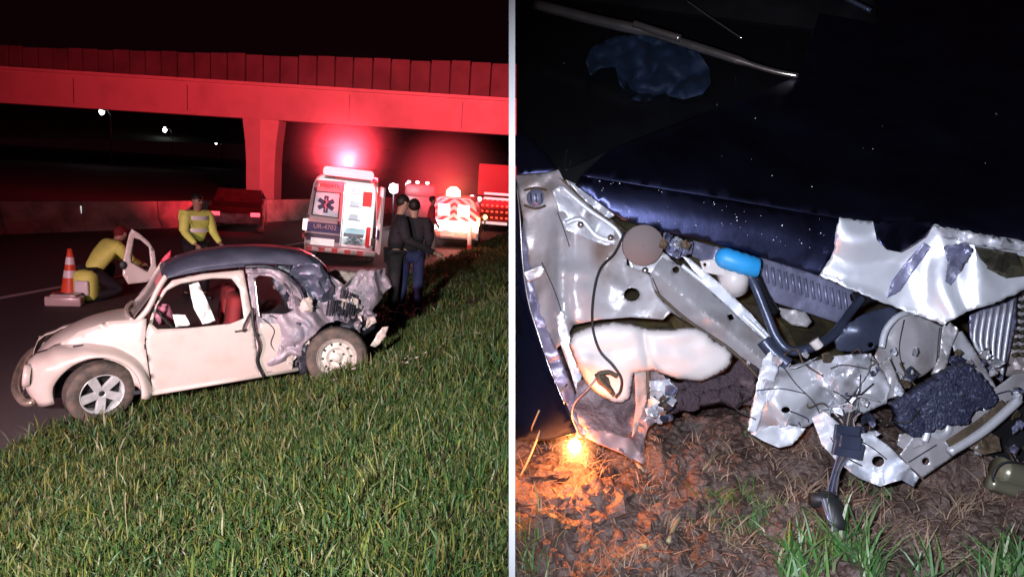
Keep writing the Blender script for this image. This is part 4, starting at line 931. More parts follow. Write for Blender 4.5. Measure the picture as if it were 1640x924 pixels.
#PARTB
# ================================================================== RIGHT PLACE: wreck nose on the muddy mound
r_ax = (CAM_M.to_3x3() @ Vector((1, 0, 0))).normalized()
def gd(py): return 1 / (.571 + .00105 * (py - 640))
O_ = P(820, 924, gd(924)); a_ax = (P(820, 640, gd(640)) - O_).normalized(); n_ax = r_ax.cross(a_ax).normalized()
if n_ax.z < 0: n_ax = -n_ax
def G(s, t):
    """mud surface: s metres to the right of the board, t metres up the mound"""
    h = .055 * noise.noise(Vector((s * 3.2, t * 3.2, 1))) + .045 * noise.noise(Vector((s * 8, t * 8, 4))) + .026 * noise.noise(Vector((s * 21, t * 21, 7))) + .011 * noise.noise(Vector((s * 55, t * 55, 9))) + .010 * abs(noise.noise(Vector((s * 14, t * 14, 5))))
    # dark pocket under the wreck and tyre rut
    h -= .24 * math.exp(-(((s - .36) / .13) ** 2 + ((t - .72) / .17) ** 4)) + .05 * math.exp(-(((s - .85) / .25) ** 2 + ((t - .30) / .07) ** 2))
    h += .04 * math.exp(-(((s - .13) / .10) ** 2 + ((t - .27) / .09) ** 2))
    p = O_ + r_ax * s + a_ax * t + n_ax * h
    k = max(0, -t - .10); p -= (CAM_M.to_3x3() @ Vector((0, 1, 0))) * k * 2.4; k = max(0, s - 1.5); p -= (CAM_M.to_3x3() @ Vector((0, 1, 0))) * k * 1.4; k = max(0, t - 1.6); p -= (CAM_M.to_3x3() @ Vector((0, 1, 0))) * k * 3
    return p
def gst(px, py):
    d = gd(py); q = P(px, py, d) - O_; return q.dot(r_ax), q.dot(a_ax)
def GP(px, py): return G(*gst(px, py))
nx_, ny_ = 330, 330; V = []
SS = [.0065 + 1.30 * (i / (nx_ - 31)) if i < nx_ - 30 else 1.3065 + 1.6 * (i - nx_ + 31) / 30 for i in range(nx_)]
TT = [-.95 + .85 * j / 20 if j < 20 else (-.10 + 1.35 * (j - 20) / (ny_ - 41) if j < ny_ - 20 else 1.25 + 1.2 * (j - ny_ + 21) / 20) for j in range(ny_)]
for t_ in TT: V += [G(s_, t_) for s_ in SS]
M_MUD = mat('mud', (.115, .074, .062), .5, 0, .3, 7, .9, 90, col2=(.05, .032, .026), c2=(.42, .62), coords='Object')
link('mud_ground', V, [(j * nx_ + i, j * nx_ + i + 1, (j + 1) * nx_ + i + 1, (j + 1) * nx_ + i) for j in range(ny_ - 1) for i in range(nx_ - 1)], M_MUD)['kind'] = 'structure'
# thin white board added between the two halves to keep their light apart
cm = lambda x, y, z: CAM_M @ Vector((x, y, z))
V = [cm(x, y, z) for z in (-1.1, -3.4) for x, y in ((-.005, -2.6), (.005, -2.6), (.005, 2.2), (-.005, 2.2))]
bo = link('added_divider', V, [(0, 1, 2, 3), (7, 6, 5, 4), (0, 4, 5, 1), (1, 5, 6, 2), (2, 6, 7, 3), (3, 7, 4, 0)], mat('added_divider_white', (.85, .85, .85), .6, 0, .02, 3), smooth=False)
tag(bo, kind='structure')

# ---- materials of the wreck
M_NAVYP = mat('navy_metallic_paint', (.055, .062, .135), .40, 1.0, .12, 6, .05, 60, coat=.0)
M_BEIGE = mat('beige_inner_metal', (.50, .48, .50), .38, .35, .12, 9, .15, 45, col2=(.28, .20, .17), c2=(.52, .74))
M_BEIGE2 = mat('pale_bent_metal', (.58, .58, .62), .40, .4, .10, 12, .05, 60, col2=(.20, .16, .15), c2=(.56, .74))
M_SILV = mat('scraped_silver_metal', (.80, .82, .88), .46, .4, .1, 10, .03, 50, col2=(.40, .42, .50), c2=(.5, .7))
M_MAUVE = mat('muddy_liner', (.30, .22, .23), .6, .1, .3, 14, .7, 70, col2=(.12, .08, .085), c2=(.45, .66))
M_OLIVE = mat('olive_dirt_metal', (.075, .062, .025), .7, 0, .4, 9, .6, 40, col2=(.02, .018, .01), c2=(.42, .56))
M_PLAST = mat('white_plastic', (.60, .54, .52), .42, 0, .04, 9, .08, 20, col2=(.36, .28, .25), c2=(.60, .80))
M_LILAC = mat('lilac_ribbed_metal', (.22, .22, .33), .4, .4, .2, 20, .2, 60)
M_BLUEP = mat('bright_blue_cap', (.02, .27, .62), .45, 0, .1, 9)
M_SPECK = mat('speckled_foam', (.03, .032, .065), .45, .2, .4, 150, .5, 200, col2=(.16, .18, .28), c2=(.56, .72), detail=10)
M_NVH = mat('navy_hose', (.05, .06, .10), .35, .3, .3, 12, .1, 50)
M_BROWN = mat('brown_rust', (.10, .07, .045), .7, .2, .3, 14, .6, 50)
M_BLKG = mat('black_gloss', (.012, .012, .014), .22, 0, .2, 6)

W = thing('wrecked_car_front', 'torn front corner of a dark navy car lying on the mud, headlight missing', 'car', P(1230, 560, 1.6))
def bs(name, o_, m, d, gx=0., gy=0., amp=.006, s=40., seed=1., cell=9., holes=(), solid=.0016, rag=0., par=None, curl=0., smooth=True, fn=None, sharp=.7):
    cx = sum(p[0] for p in o_) / len(o_); cy = sum(p[1] for p in o_) / len(o_)
    if fn is None: fn = lambda x, y: d + gx * (x - cx) + gy * (y - cy) + amp * crumple(x, y, s, seed)
    p0 = par or W
    if cell < 11: cell = max(3.6, cell * .62)
    o = sheet(name, o_, lambda x, y: P(x, y, fn(x, y)), m, p0, holes, cell, solid, rag, smooth=smooth, sharp=sharp)
    fixp(o, p0); return o
def fixp(o, p0):
    o.parent = p0; o.matrix_parent_inverse = Matrix.Translation(-WL)
WL = Vector(W.location)
def bt(name, pts, r, m, n=8, k=6, par=None):
    o = MB().tube(spline([P(*p) for p in pts], k), r if not isinstance(r, list) else r, n).build(name, m); fixp(o, par or W); return o
def child_fix(o, par): o.parent = par; return o
WZERO = thing  # (kept simple: sub-parts are parented with an identity inverse below)
def sub(o, par):
    """make o a sub-part of par (par's own mesh is already in world-minus-root space)"""
    o.parent = par; o.matrix_parent_inverse = Matrix.Identity(4); return o

# -- bonnet: black-looking top, rounded front lip
crease = [(820 + 6, 262), (931, 282), (1117, 312), (1248, 334), (1343, 350), (1419, 361), (1494, 360), (1570, 375), (1700, 392)]
def crease_y(x):
    for a, b in zip(crease, crease[1:]):
        if a[0] <= x <= b[0]: return a[1] + (b[1] - a[1]) * (x - a[0]) / (b[0] - a[0])
    return crease[-1][1]
def d_top(x, y):
    u = crease_y(x) - y; return 1 / (1 / 1.40 - .00098 * u) + .010 * noise.noise(Vector((x / 150, y / 150, 2))) + (.02 * math.exp(-((x - 1180) / 260) ** 2 - ((y - 290) / 60) ** 2))
hood = bs('bonnet', [(931, 282), (976, 241), (1110, 190), (1278, 124), (1330, -30), (1700, -30), (1700, 392), (1570, 375), (1494, 360), (1419, 361), (1343, 350), (1248, 334), (1117, 312)], M_NAVYP, 0, fn=d_top, cell=16)
def d_lip(x, y):
    u = (y - crease_y(x)) / 60.; v_ = 1.40 - .085 * (1 - (1 - min(u, 1)) ** 2) ** .5 * 1 if u > 0 else 1.40
    k = max(0, (x - 1180) / 200)
    return 1.403 - .018 * (1 - (1 - max(0, min(1, u))) ** 3) + .014 * max(0, u - .7) + .02 * k * crumple(x, y, 60, 3) * min(1, k)
bs('bonnet_lip', [(931, 282), (1117, 312), (1248, 334), (1343, 350), (1360, 372), (1342, 405), (1312, 441), (1217, 412), (1127, 385), (1056, 370), (996, 352), (921, 297)], M_NAVYP, 0, fn=d_lip, cell=11, solid=.0006)
bs('crumpled_bonnet_corner', [(1343, 350), (1390, 356), (1440, 358), (1494, 360), (1530, 366), (1570, 375), (1700, 398), (1700, 450), (1639, 464), (1600, 482), (1552, 497), (1523, 512), (1512, 520), (1439, 495), (1380, 471), (1312, 441), (1335, 405)], mat('navy_torch_glare', (.80, .82, .88), .42, .55, .1, 5, .03, 50, col2=(.16, .18, .30), c2=(.54, .66)), 1.335, -.00012, -.0003, .040, 120, 4, 10, solid=.003, rag=1.5)  # bright torch reflection on navy paint put into the colour
bs('folded_flap', [(1398, 354), (1496, 354), (1480, 380), (1455, 396), (1440, 404), (1420, 400), (1404, 384)], M_NAVYP, 1.262, 0, -.0004, .008, 50, 6, 8)
bs('torn_edge', [(1494, 362), (1530, 366), (1572, 376), (1640, 390), (1690, 398), (1690, 412), (1640, 404), (1600, 400), (1570, 392), (1545, 388), (1510, 378)], M_BEIGE2, 1.285, 0, .0005, .022, 22, 8, 7, rag=2)
bs('torn_fold', [(1560, 395), (1625, 405), (1640, 430), (1612, 438), (1585, 430), (1570, 415)], M_OLIVE, 1.286, 0, .0004, .02, 24, 9, 7)
bs('scraped_fold', [(1512, 395), (1545, 388), (1558, 400), (1540, 430), (1522, 458), (1514, 450), (1518, 420)], M_LILAC, 1.288, 0, .0004, .022, 16, 10, 5, rag=1)
# -- windscreen, wiper trim, cloth
def d_glass(x, y): return 1.72 + (262 - y) * .0032 + (x - 900) * .0002
mglass = mat('night_glass', (.01, .011, .014), .12, 0, .1, 4, spec=.35, alpha=.45)
bs('windscreen', [(827, -30), (1328, -30), (1278, 122), (976, 241), (905, 275), (827, 205)], mglass, 0, fn=d_glass, cell=40, solid=.004)
bs('dashboard', [(827, -40), (1400, -40), (1400, 330), (827, 330)], M_BLK, 0, fn=lambda x, y: 2.15 + (262 - y) * .0016, cell=50, amp=0, solid=.01)
CL = thing('cloth', 'crumpled dark blue cloth lying on the dashboard behind the windscreen', 'cloth', P(1050, 110, 2.1))
o = sheet('cloth_fabric', [(938, 100), (945, 78), (985, 58), (1040, 55), (1080, 70), (1120, 85), (1137, 110), (1138, 135), (1125, 152), (1095, 160), (1060, 152), (1035, 165), (1010, 160), (992, 135), (985, 108), (962, 110), (945, 122)],
      lambda x, y: P(x, y, 1.90 + (262 - y) * .0016 + crumple(x, y, 24, 12) * .06), mat('blue_cloth', (.003, .014, .042), .75, 0, .3, 12, .3, 50), CL, cell=7, solid=.003)
o.matrix_parent_inverse = Matrix.Translation(-Vector(CL.location))
bt('wiper_arm', [(858, 8, 2.30), (960, 34, 2.22), (1040, 52, 2.16), (1130, 80, 2.08), (1230, 112, 2.0), (1278, 122, 1.97)], [.018] * 12 + [.013] * 10 + [.008] * 9, M_CHROME)
bt('wiper_arm', [(1015, 38, 2.1), (1050, 50, 2.07), (1090, 62, 2.04)], .011, M_CHROME)
bt('wiper_arm', [(1100, 2, 2.35), (1140, 30, 2.3), (1188, 62, 2.22)], .003, M_CHROME)
bt('wiper_arm', [(1340, -10, 2.35), (1395, 18, 2.3)], .008, M_NVH)
# -- left fender / inner panels
bs('outer_fender_top', [(827, 203), (870, 243), (893, 270), (880, 276), (827, 280)], M_NAVYP, 1.56, 0, -.0012, .004, 60, 11, 10)
def dl_(x, y): return 1.62 - (x - 826) * .0006 - (y - 300) * .0002
inner = bs('inner_fender', [(827, 281), (880, 276), (895, 272), (905, 292), (930, 320), (962, 345), (985, 366), (1002, 395), (1004, 425), (1040, 440), (1050, 470), (1075, 500), (1062, 512), (1010, 508), (960, 512), (918, 520), (905, 545), (890, 560), (872, 520), (856, 470), (846, 420), (838, 350), (830, 305)],
   M_BEIGE, 0, fn=lambda x, y: dl_(x, y) + .020 * crumple(x, y, 62, 13) - .03 * math.exp(-((x - 900) / 14) ** 2) * (1 if y > 380 else max(0, (y - 330) / 50)), cell=9, holes=[circ(1012, 472, 13, 12, 11), circ(897, 507, 7, 8, 5)], curl=0)
bs('mounting_ear', [(1000, 392), (1025, 390), (1060, 402), (1085, 425), (1060, 440), (1010, 432)], M_BEIGE, 1.50, 0, 0, .006, 30, 14, 8)
bs('side_strip', [(838, 350), (848, 420), (858, 470), (875, 520), (893, 560), (910, 605), (930, 655), (950, 700), (930, 695), (908, 650), (884, 600), (862, 540), (846, 480), (834, 400)], M_LILAC, 1.54, 0, -.0004, .012, 30, 15, 8)
bs('fender_bracket', [(838, 436), (866, 425), (872, 432), (868, 442), (845, 452)], M_BEIGE2, 1.50, 0, 0, .004, 20, 16, 6)
bs('outer_fender', [(822 + 4, 285), (830, 305), (833, 350), (837, 420), (845, 480), (860, 530), (880, 590), (903, 645), (925, 692), (880, 705), (827, 705)], M_NAVYP, 1.46, -.0030, -.0002, .006, 80, 17, 12)
bt('fender_edge', [(828, 300, 1.45), (833, 350, 1.45), (837, 420, 1.45), (846, 482, 1.44), (861, 532, 1.43), (881, 592, 1.42), (904, 646, 1.41)], .0018, M_CHROME, 6)
bs('support_strip', [(890, 505), (903, 497), (916, 550), (932, 600), (925, 635), (915, 600), (897, 550)], M_BEIGE2, 1.47, 0, -.0002, .004, 40, 18, 8)
# bracket on the inner fender
br_ = bs('headlight_bracket', [(884, 306), (897, 297), (925, 315), (960, 345), (985, 362), (1000, 386), (988, 396), (965, 392), (930, 378), (905, 368)], M_BEIGE2, 1.50, .0001, 0, .010, 34, 19, 7, holes=[circ(898, 345, 9, 10, 6)])
bt('bracket_rib', [(906, 358, 1.48), (930, 352, 1.475), (955, 378, 1.47), (985, 388, 1.47)], .006, M_SILV)
bt('bracket_rib', [(900, 300, 1.485), (940, 334, 1.475), (985, 366, 1.47), (999, 392, 1.47)], .005, M_SILV)
for x, y in ((930, 360), (978, 381), (1033, 433), (1005, 381)):
    p = P(x, y, 1.462); q = P(x, y, 1.475); o = MB().tube([q, p], [.008, .007], 8).build('bolt', M_CHROME); fixp(o, W)
o = MB().tube([P(858, 317, 1.60), P(858, 317, 1.585)], [.022, .020], 20).build('round_mount', M_LILAC); fixp(o, W)
for y in (305, 329): bt('mount_rim', [(840, y, 1.59), (858, y + (-4 if y < 310 else 5), 1.575), (876, y, 1.59)], .003, M_BROWN)
for x in (850, 858, 867): bt('mount_slot', [(x, 310, 1.57), (x + 1, 324, 1.57)], .0016, M_BLK, 5)
bs('gap_shade', [(895, 284), (910, 292), (945, 322), (975, 348), (1010, 375), (1040, 362), (1060, 372), (1050, 395), (1003, 400), (985, 366), (930, 320)], M_BROWN, 1.56, 0, 0, .02, 20, 20, 8)  # brown sheet whose dark colour stands for the shade in the gap
bs('torn_lip', [(905, 288), (925, 296), (965, 328), (985, 345), (975, 350), (940, 325)], M_BEIGE2, 1.49, 0, 0, .010, 20, 21, 6)
# round disc
o = MB().lathe([(.001, .001), (.0405, .001), (.041, .0), (.041, -.012)], Matrix.Translation(P(1030, 393, 1.38)) @ CAM_M.to_3x3().to_4x4() @ Matrix.Rotation(R(8), 4, 'X'), 36).build('round_disc', mat('grey_brown_disc', (.16, .125, .12), .8, 0, .06, 3, spec=.2)); fixp(o, W)
# -- back of the cavity
bs('bay_floor', [(905, 300), (1700, 380), (1700, 760), (1480, 740), (1350, 680), (1215, 640), (1120, 610), (930, 620), (890, 540)], M_OLIVE, 1.95, 0, -.0011, .05, 55, 22, 16, solid=.004)
bs('torn_sheet', [(1065, 380), (1110, 388), (1108, 405), (1085, 415), (1070, 408), (1062, 395)], M_LILAC, 1.52, 0, 0, .02, 14, 23, 5)
bs('upper_rail', [(1110, 385), (1215, 415), (1210, 440), (1150, 430), (1108, 410)], M_LILAC, 1.60, 0, 0, .01, 24, 24, 8)
# diagonal member
dm = bs('diagonal_member', [(1040, 440), (1062, 410), (1092, 428), (1130, 458), (1172, 495), (1210, 530), (1258, 580), (1275, 605), (1248, 640), (1222, 612), (1196, 586), (1168, 562), (1135, 538), (1098, 514), (1062, 492), (1046, 468)],
   M_BEIGE, 0, fn=lambda x, y: 1.47 + .0009 * abs((y - 445) - .82 * (x - 1060)) + .006 * crumple(x, y, 40, 25), cell=8, holes=[[(1164, 505), (1172, 503), (1176, 511), (1168, 514)], circ(1082, 432, 6, 8)])
bt('member_edge', [(1092, 425, 1.46), (1130, 455, 1.46), (1172, 490, 1.45), (1212, 527, 1.44), (1245, 560, 1.43)], .005, M_SILV)
bt('member_edge', [(1048, 466, 1.46), (1100, 512, 1.455), (1170, 560, 1.44), (1215, 605, 1.43)], .0035, M_BROWN)
bs('long_blade', [(1092, 410), (1104, 414), (1150, 452), (1200, 500), (1235, 540), (1225, 545), (1180, 505), (1135, 462)], M_SILV, 1.44, 0, 0, .006, 40, 26, 8)
# washer bottle: neck, flap, blue cap
nk = MB().tube([P(1172, 430, 1.45), P(1176, 452, 1.44), P(1182, 466, 1.45)], [.035, .030, .022], 20).build('bottle_neck', M_PLAST); fixp(nk, W)
bs('bottle_flap', [(1120, 418), (1145, 415), (1166, 424), (1170, 440), (1150, 441), (1126, 436)], M_PLAST, 1.43, 0, 0, .003, 40, 27, 8, holes=[circ(1128, 424, 3, 8)], solid=.005)
cp = MB(); 
ax = [P(1150, 411, 1.41), P(1160, 413, 1.40), P(1175, 418, 1.395), P(1195, 424, 1.395), P(1209, 428, 1.40), P(1215, 429, 1.40)]
cp.tube(spline(ax, 3), [.010, .016, .020, .0215, .022, .021, .0225, .0205, .0225, .0205, .022, .020, .0215, .019, .020, .012], 28)
o = cp.build('blue_cap', M_BLUEP); fixp(o, W)
# ribbed strip under the lip
bs('ribbed_panel', [(1200, 418), (1225, 412), (1312, 442), (1380, 470), (1374, 485), (1341, 517), (1290, 500), (1248, 487), (1212, 470)], M_LILAC, 1.60, 0, 0, .004, 50, 28, 9)
for k in range(13):
    x = 1226 + k * 10.5; y0 = 418 + k * 3.7; h = 36
    bt('rib', [(x, y0 + 6, 1.585), (x + 4, y0 + h, 1.585)], .0035, M_LILAC, 6, 2)
bs('oval_plate', [(1245, 492), (1290, 500), (1300, 515), (1292, 524), (1268, 520), (1252, 508)], M_BEIGE, 1.66, 0, 0, .006, 30, 29, 8)
# hoses
bt('hose', [(1200, 440, 1.44), (1212, 465, 1.44), (1228, 505, 1.43), (1243, 540, 1.42), (1262, 560, 1.41), (1285, 561, 1.41), (1315, 550, 1.42), (1340, 530, 1.45), (1362, 500, 1.5), (1380, 478, 1.53)], .0095, M_NVH, 12)
bt('hose', [(1208, 436, 1.52), (1222, 470, 1.52), (1240, 500, 1.54)], .012, M_BLKG, 10)
bt('hose', [(1222, 545, 1.42), (1240, 566, 1.41), (1262, 584, 1.40)], .015, M_NVH, 12)
bt('hose', [(1412, 556, 1.41), (1418, 530, 1.42), (1436, 508, 1.43), (1462, 497, 1.45)], .0065, M_SILV, 8)
bt('hose', [(1370, 482, 1.56), (1400, 470, 1.56), (1440, 482, 1.56)], .02, M_BLKG, 10)
bt('clip', [(1303, 545, 1.40), (1312, 556, 1.40)], .011, M_PLAST, 8)
bs('navy_plate', [(1336, 545), (1357, 520), (1380, 505), (1400, 497), (1425, 492), (1438, 498), (1422, 520), (1410, 548), (1398, 560), (1380, 565), (1341, 561)], M_NVH, 0, fn=lambda x, y: 1.47 - .03 * math.exp(-((x - 1385) / 40) ** 2 - ((y - 530) / 30) ** 2), cell=8, holes=[circ(1394, 552, 4.5, 8)])
bs('right_panel', [(1400, 570), (1412, 546), (1424, 522), (1440, 500), (1475, 508), (1509, 523), (1506, 560), (1500, 585), (1480, 600), (1441, 620), (1424, 618)], M_BEIGE, 1.455, .0002, -.0002, .012, 50, 30, 8)
bs('upright_member', [(1509, 523), (1520, 515), (1535, 528), (1522, 560), (1512, 600), (1500, 612), (1492, 598), (1504, 570)], M_BEIGE, 1.41, 0, 0, .010, 20, 31, 6)
bs('right_arm', [(1520, 535), (1540, 530), (1560, 560), (1578, 590), (1596, 622), (1586, 632), (1560, 600), (1530, 570)], M_BEIGE2, 1.43, 0, 0, .006, 40, 32, 7)
bs('blue_scrap', [(1513, 572), (1535, 568), (1570, 590), (1560, 602), (1530, 592)], M_SPECK, 1.42, 0, 0, .015, 14, 33, 6)
# crumpled headlight panel
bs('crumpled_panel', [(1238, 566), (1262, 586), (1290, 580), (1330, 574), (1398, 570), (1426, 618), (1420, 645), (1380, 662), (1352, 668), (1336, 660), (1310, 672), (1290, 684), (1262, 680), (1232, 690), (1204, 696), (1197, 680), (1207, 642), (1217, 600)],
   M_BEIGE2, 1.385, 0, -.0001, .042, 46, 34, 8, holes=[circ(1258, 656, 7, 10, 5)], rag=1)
bs('bent_lower_edge', [(1202, 694), (1232, 682), (1262, 680), (1290, 686), (1286, 692), (1268, 712), (1247, 717), (1222, 706)], M_SILV, 1.36, 0, 0, .012, 24, 35, 6)
bs('upright_strip', [(1235, 560), (1222, 575), (1212, 615), (1203, 660), (1197, 690), (1210, 692), (1228, 640), (1246, 590)], M_SILV, 1.362, 0, 0, .008, 22, 36, 6, rag=1)
bs('bent_fold', [(1290, 585), (1332, 570), (1396, 566), (1392, 596), (1360, 640), (1345, 650), (1330, 625), (1300, 612)], M_BEIGE2, 1.352, 0, 0, .032, 30, 37, 7)
bs('spotted_panel', [(1392, 598), (1425, 570), (1442, 620), (1440, 634), (1415, 640), (1376, 650), (1380, 620)], M_BEIGE, 1.39, 0, 0, .010, 26, 38, 6)
bs('lower_blade', [(1300, 668), (1320, 658), (1345, 680), (1362, 690), (1394, 694), (1420, 712), (1440, 730), (1472, 764), (1462, 779), (1443, 768), (1410, 779), (1374, 765), (1340, 738), (1316, 712)], M_SILV, 1.335, 0, -.0002, .026, 30, 39, 7, holes=[circ(1406, 738, 10, 14, 9)])
bs('beam', [(1440, 728), (1462, 700), (1453, 690), (1480, 680), (1510, 676), (1542, 668), (1582, 630), (1622, 600), (1640, 596), (1650, 610), (1634, 640), (1600, 668), (1574, 692), (1530, 728), (1500, 748), (1477, 764), (1455, 745)], M_BEIGE, 1.385, .0002, 0, .006, 60, 40, 8, holes=[circ(1482, 738, 6, 10)])
bs('beam_channel', [(1513, 706), (1560, 676), (1604, 640), (1616, 652), (1578, 690), (1524, 720)], M_BROWN, 1.36, .0002, 0, .004, 40, 41, 8)
bt('beam_flange', [(1520, 724, 1.35), (1575, 690, 1.355), (1632, 640, 1.36)], .009, M_BEIGE2, 8)
bs('beam_bracket', [(1440, 695), (1478, 690), (1480, 712), (1450, 722), (1436, 712)], M_BEIGE, 1.37, 0, 0, .006, 30, 42, 6)
bt('hook', [(1476, 685, 1.36), (1484, 692, 1.355), (1480, 706, 1.355)], .007, M_SILV, 8)
o = MB().lathe([(.012, 0), (.016, .004), (.022, .002), (.026, .0)], Matrix.Translation(P(1506, 683, 1.372)) @ CAM_M.to_3x3().to_4x4(), 24).build('stamped_ring', M_BEIGE2); fixp(o, W)
# speckled foam block with its own depth
fo = [(1422, 645), (1450, 628), (1519, 585), (1537, 582), (1560, 606), (1581, 631), (1578, 642), (1560, 655), (1540, 658), (1539, 674), (1500, 676), (1480, 688), (1453, 694), (1431, 680), (1428, 662)]
bs('foam_block', fo, M_SPECK, 1.37, 0, 0, .004, 40, 43, 5, solid=.03, rag=2)
# radiator
bs('radiator', [(1552, 505), (1590, 488), (1628, 473), (1626, 520), (1615, 570), (1604, 612), (1588, 600), (1570, 572), (1553, 540)], M_LILAC, 1.50, 0, 0, .004, 40, 44, 8)
for k in range(6):
    bt('radiator_fin', [(1566 + k * 11, 502 - k * 4, 1.485), (1560 + k * 10, 545 + k * 2, 1.48), (1574 + k * 6, 570 + k * 6, 1.475)], .004, M_BEIGE2, 6, 3)
bs('side_core', [(1630, 470), (1700, 450), (1700, 620), (1606, 600), (1616, 560), (1626, 520)], M_BEIGE, 1.56, 0, 0, .012, 12, 45, 8)
for r_ in range(8):
    for c_ in range(3): bt('core_cell', [(1622 + c_ * 12, 485 + r_ * 12, 1.53), (1630 + c_ * 12, 483 + r_ * 12, 1.53)], .005, M_OLIVE, 5, 1)
# right: black bumper parts and pipe
bs('bumper_piece', [(1560, 695), (1590, 672), (1640, 640), (1720, 640), (1720, 750), (1640, 742), (1600, 738), (1572, 722)], M_BLKG, 1.42, 0, 0, .03, 60, 46, 12)
bs('bumper_fragment', [(1545, 700), (1580, 690), (1600, 700), (1604, 722), (1575, 728), (1550, 716)], M_BROWN, 1.38, 0, 0, .02, 20, 47, 6)
bt('radiator_pipe', [(1600, 752, 1.36), (1640, 764, 1.37), (1720, 785, 1.40)], .026, mat('olive_pipe', (.20, .19, .13), .3, .3, .2, 6), 16)
bt('radiator_pipe', [(1584, 772, 1.34), (1630, 786, 1.35), (1720, 806, 1.37)], .014, mat('olive_pipe', (.2, .19, .13)), 12)
bt('wire_loop', [(1598, 778, 1.33), (1590, 765, 1.33), (1600, 745, 1.33), (1625, 740, 1.33), (1690, 752, 1.35)], .0022, M_BLK, 6)
# white plastic tank: a closed rounded body
tk_o = [(914, 552), (918, 538), (931, 531), (955, 523), (982, 519), (1010, 522), (1037, 529), (1075, 530), (1100, 527), (1116, 528), (1132, 536), (1140, 547), (1160, 556), (1170, 568), (1168, 582), (1158, 592), (1140, 602), (1122, 609), (1085, 604), (1066, 597), (1049, 590), (1030, 592), (1014, 596), (1010, 613), (1007, 636), (996, 643), (984, 642), (968, 634), (955, 625), (944, 614), (936, 602), (924, 578)]
def edge_d(x, y, po):
    m_ = 1e9
    for i in range(len(po)):
        ax_, ay = po[i]; bx, by_ = po[(i + 1) % len(po)]; dx_, dy_ = bx - ax_, by_ - ay; t_ = max(0, min(1, ((x - ax_) * dx_ + (y - ay) * dy_) / (dx_ * dx_ + dy_ * dy_ + 1e-9)))
        m_ = min(m_, math.hypot(x - ax_ - t_ * dx_, y - ay - t_ * dy_))
    return m_
tank = bs('plastic_tank', tk_o, M_PLAST, 0, fn=lambda x, y: 1.405 - .020 * math.sqrt(1 - (1 - min(1, edge_d(x, y, tk_o) / 9)) ** 2) + .006 * noise.noise(Vector((x / 40, y / 25, 3))) + .008 * math.exp(-((x - 1034 - .2 * (y - 560)) / 8) ** 2) + .014 * max(0, min(1, (y - 575) / 60)), cell=4.6, solid=.004, sharp=.9)
bt('tank_cable', [(1000, 372, 1.46), (985, 405, 1.44), (962, 430, 1.42), (951, 470, 1.40), (949, 520, 1.37), (960, 560, 1.35), (982, 585, 1.34), (995, 606, 1.34), (994, 625, 1.345), (986, 636, 1.35)], .0028, M_BLK, 8)
bt('tank_cable', [(988, 602, 1.345), (975, 596, 1.34), (958, 600, 1.34), (965, 612, 1.34), (980, 626, 1.345)], .005, M_BROWN, 6)
bs('burnt_patch', [(952, 600), (962, 596), (974, 604), (978, 616), (986, 630), (982, 636), (970, 622), (957, 612)], M_BROWN, 1.345, 0, 0, .008, 10, 51, 4)
# torn liner below the tank
bs('torn_liner', [(925, 612), (938, 604), (958, 628), (985, 644), (1008, 640), (1014, 598), (1038, 592), (1052, 594), (1074, 612), (1080, 636), (1066, 664), (1040, 680), (1033, 702), (1031, 743), (1012, 738), (994, 722), (968, 708), (944, 698), (930, 680), (918, 650)], M_MAUVE, 1.41, 0, -.0007, .028, 36, 52, 7, rag=1.5)
bs('liner_tail', [(940, 684), (975, 690), (1015, 706), (1034, 736), (1030, 744), (1000, 728), (962, 712), (938, 700)], mat('mauve_tail', (.26, .17, .17), .5, .1, .15, 8), 1.355, 0, -.0003, .008, 40, 53, 8)
bs('liner_edge', [(1040, 610), (1072, 608), (1080, 632), (1066, 662), (1042, 682), (1030, 678), (1044, 650)], M_SILV, 1.40, 0, 0, .02, 16, 54, 5, rag=1.5)
bt('liner_strut', [(1037, 592, 1.42), (1038, 620, 1.42), (1032, 642, 1.43)], .005, M_BROWN, 8)
bs('liner_strip', [(1016, 596), (1034, 594), (1036, 640), (1020, 690), (1012, 700), (1018, 650)], mat('tan_strip', (.42, .30, .26), .6), 1.385, 0, 0, .008, 30, 55, 7)
# purple tyre side, its colour darkened for the shade under the wreck
bs('inner_tyre', [(1065, 612), (1120, 612), (1165, 596), (1182, 570), (1210, 600), (1213, 650), (1150, 648), (1090, 656), (1062, 672), (1080, 640)], mat('muddy_tyre_and_shade', (.045, .026, .034), .7, 0, .4, 30, .8, 120, col2=(.14, .09, .10), c2=(.6, .75)), 1.50, 0, -.0004, .01, 30, 56, 8, solid=.03)
# hanging bulb and its wires
bt('bulb_wire', [(955, 606, 1.36), (940, 624, 1.36), (920, 645, 1.36), (916, 668, 1.37), (924, 690, 1.38), (921, 706, 1.385)], .0022, M_MAUVE, 6)
bt('bulb_wire', [(903, 655, 1.40), (910, 675, 1.395), (930, 700, 1.39)], .002, mat('tan_strip', (.42, .3, .26)), 6)
bl = thing('hanging_bulb', 'glowing orange indicator bulb hanging by its wire above the mud', 'bulb', P(920, 714, 1.385))
o = MB().ball(P(920, 714, 1.385), .013, 10).build('glass', mat('bulb_glow', (1, .8, .4), .3, emit=(1, .62, .20), estr=55)); o.parent = bl; o.matrix_parent_inverse = Matrix.Translation(-Vector(bl.location))
o = MB().tube([P(920, 704, 1.39), P(920, 697, 1.395)], [.008, .007], 10).build('socket', M_BLK); o.parent = bl; o.matrix_parent_inverse = Matrix.Translation(-Vector(bl.location))
halo('added_glow_ball', 'added faint warm glow around the hanging bulb', P(920, 714, 1.34), .06, 7)
lamp('bulb_light', 'POINT', P(921, 722, 1.345), None, 4.4, (1, .25, .05), .014)
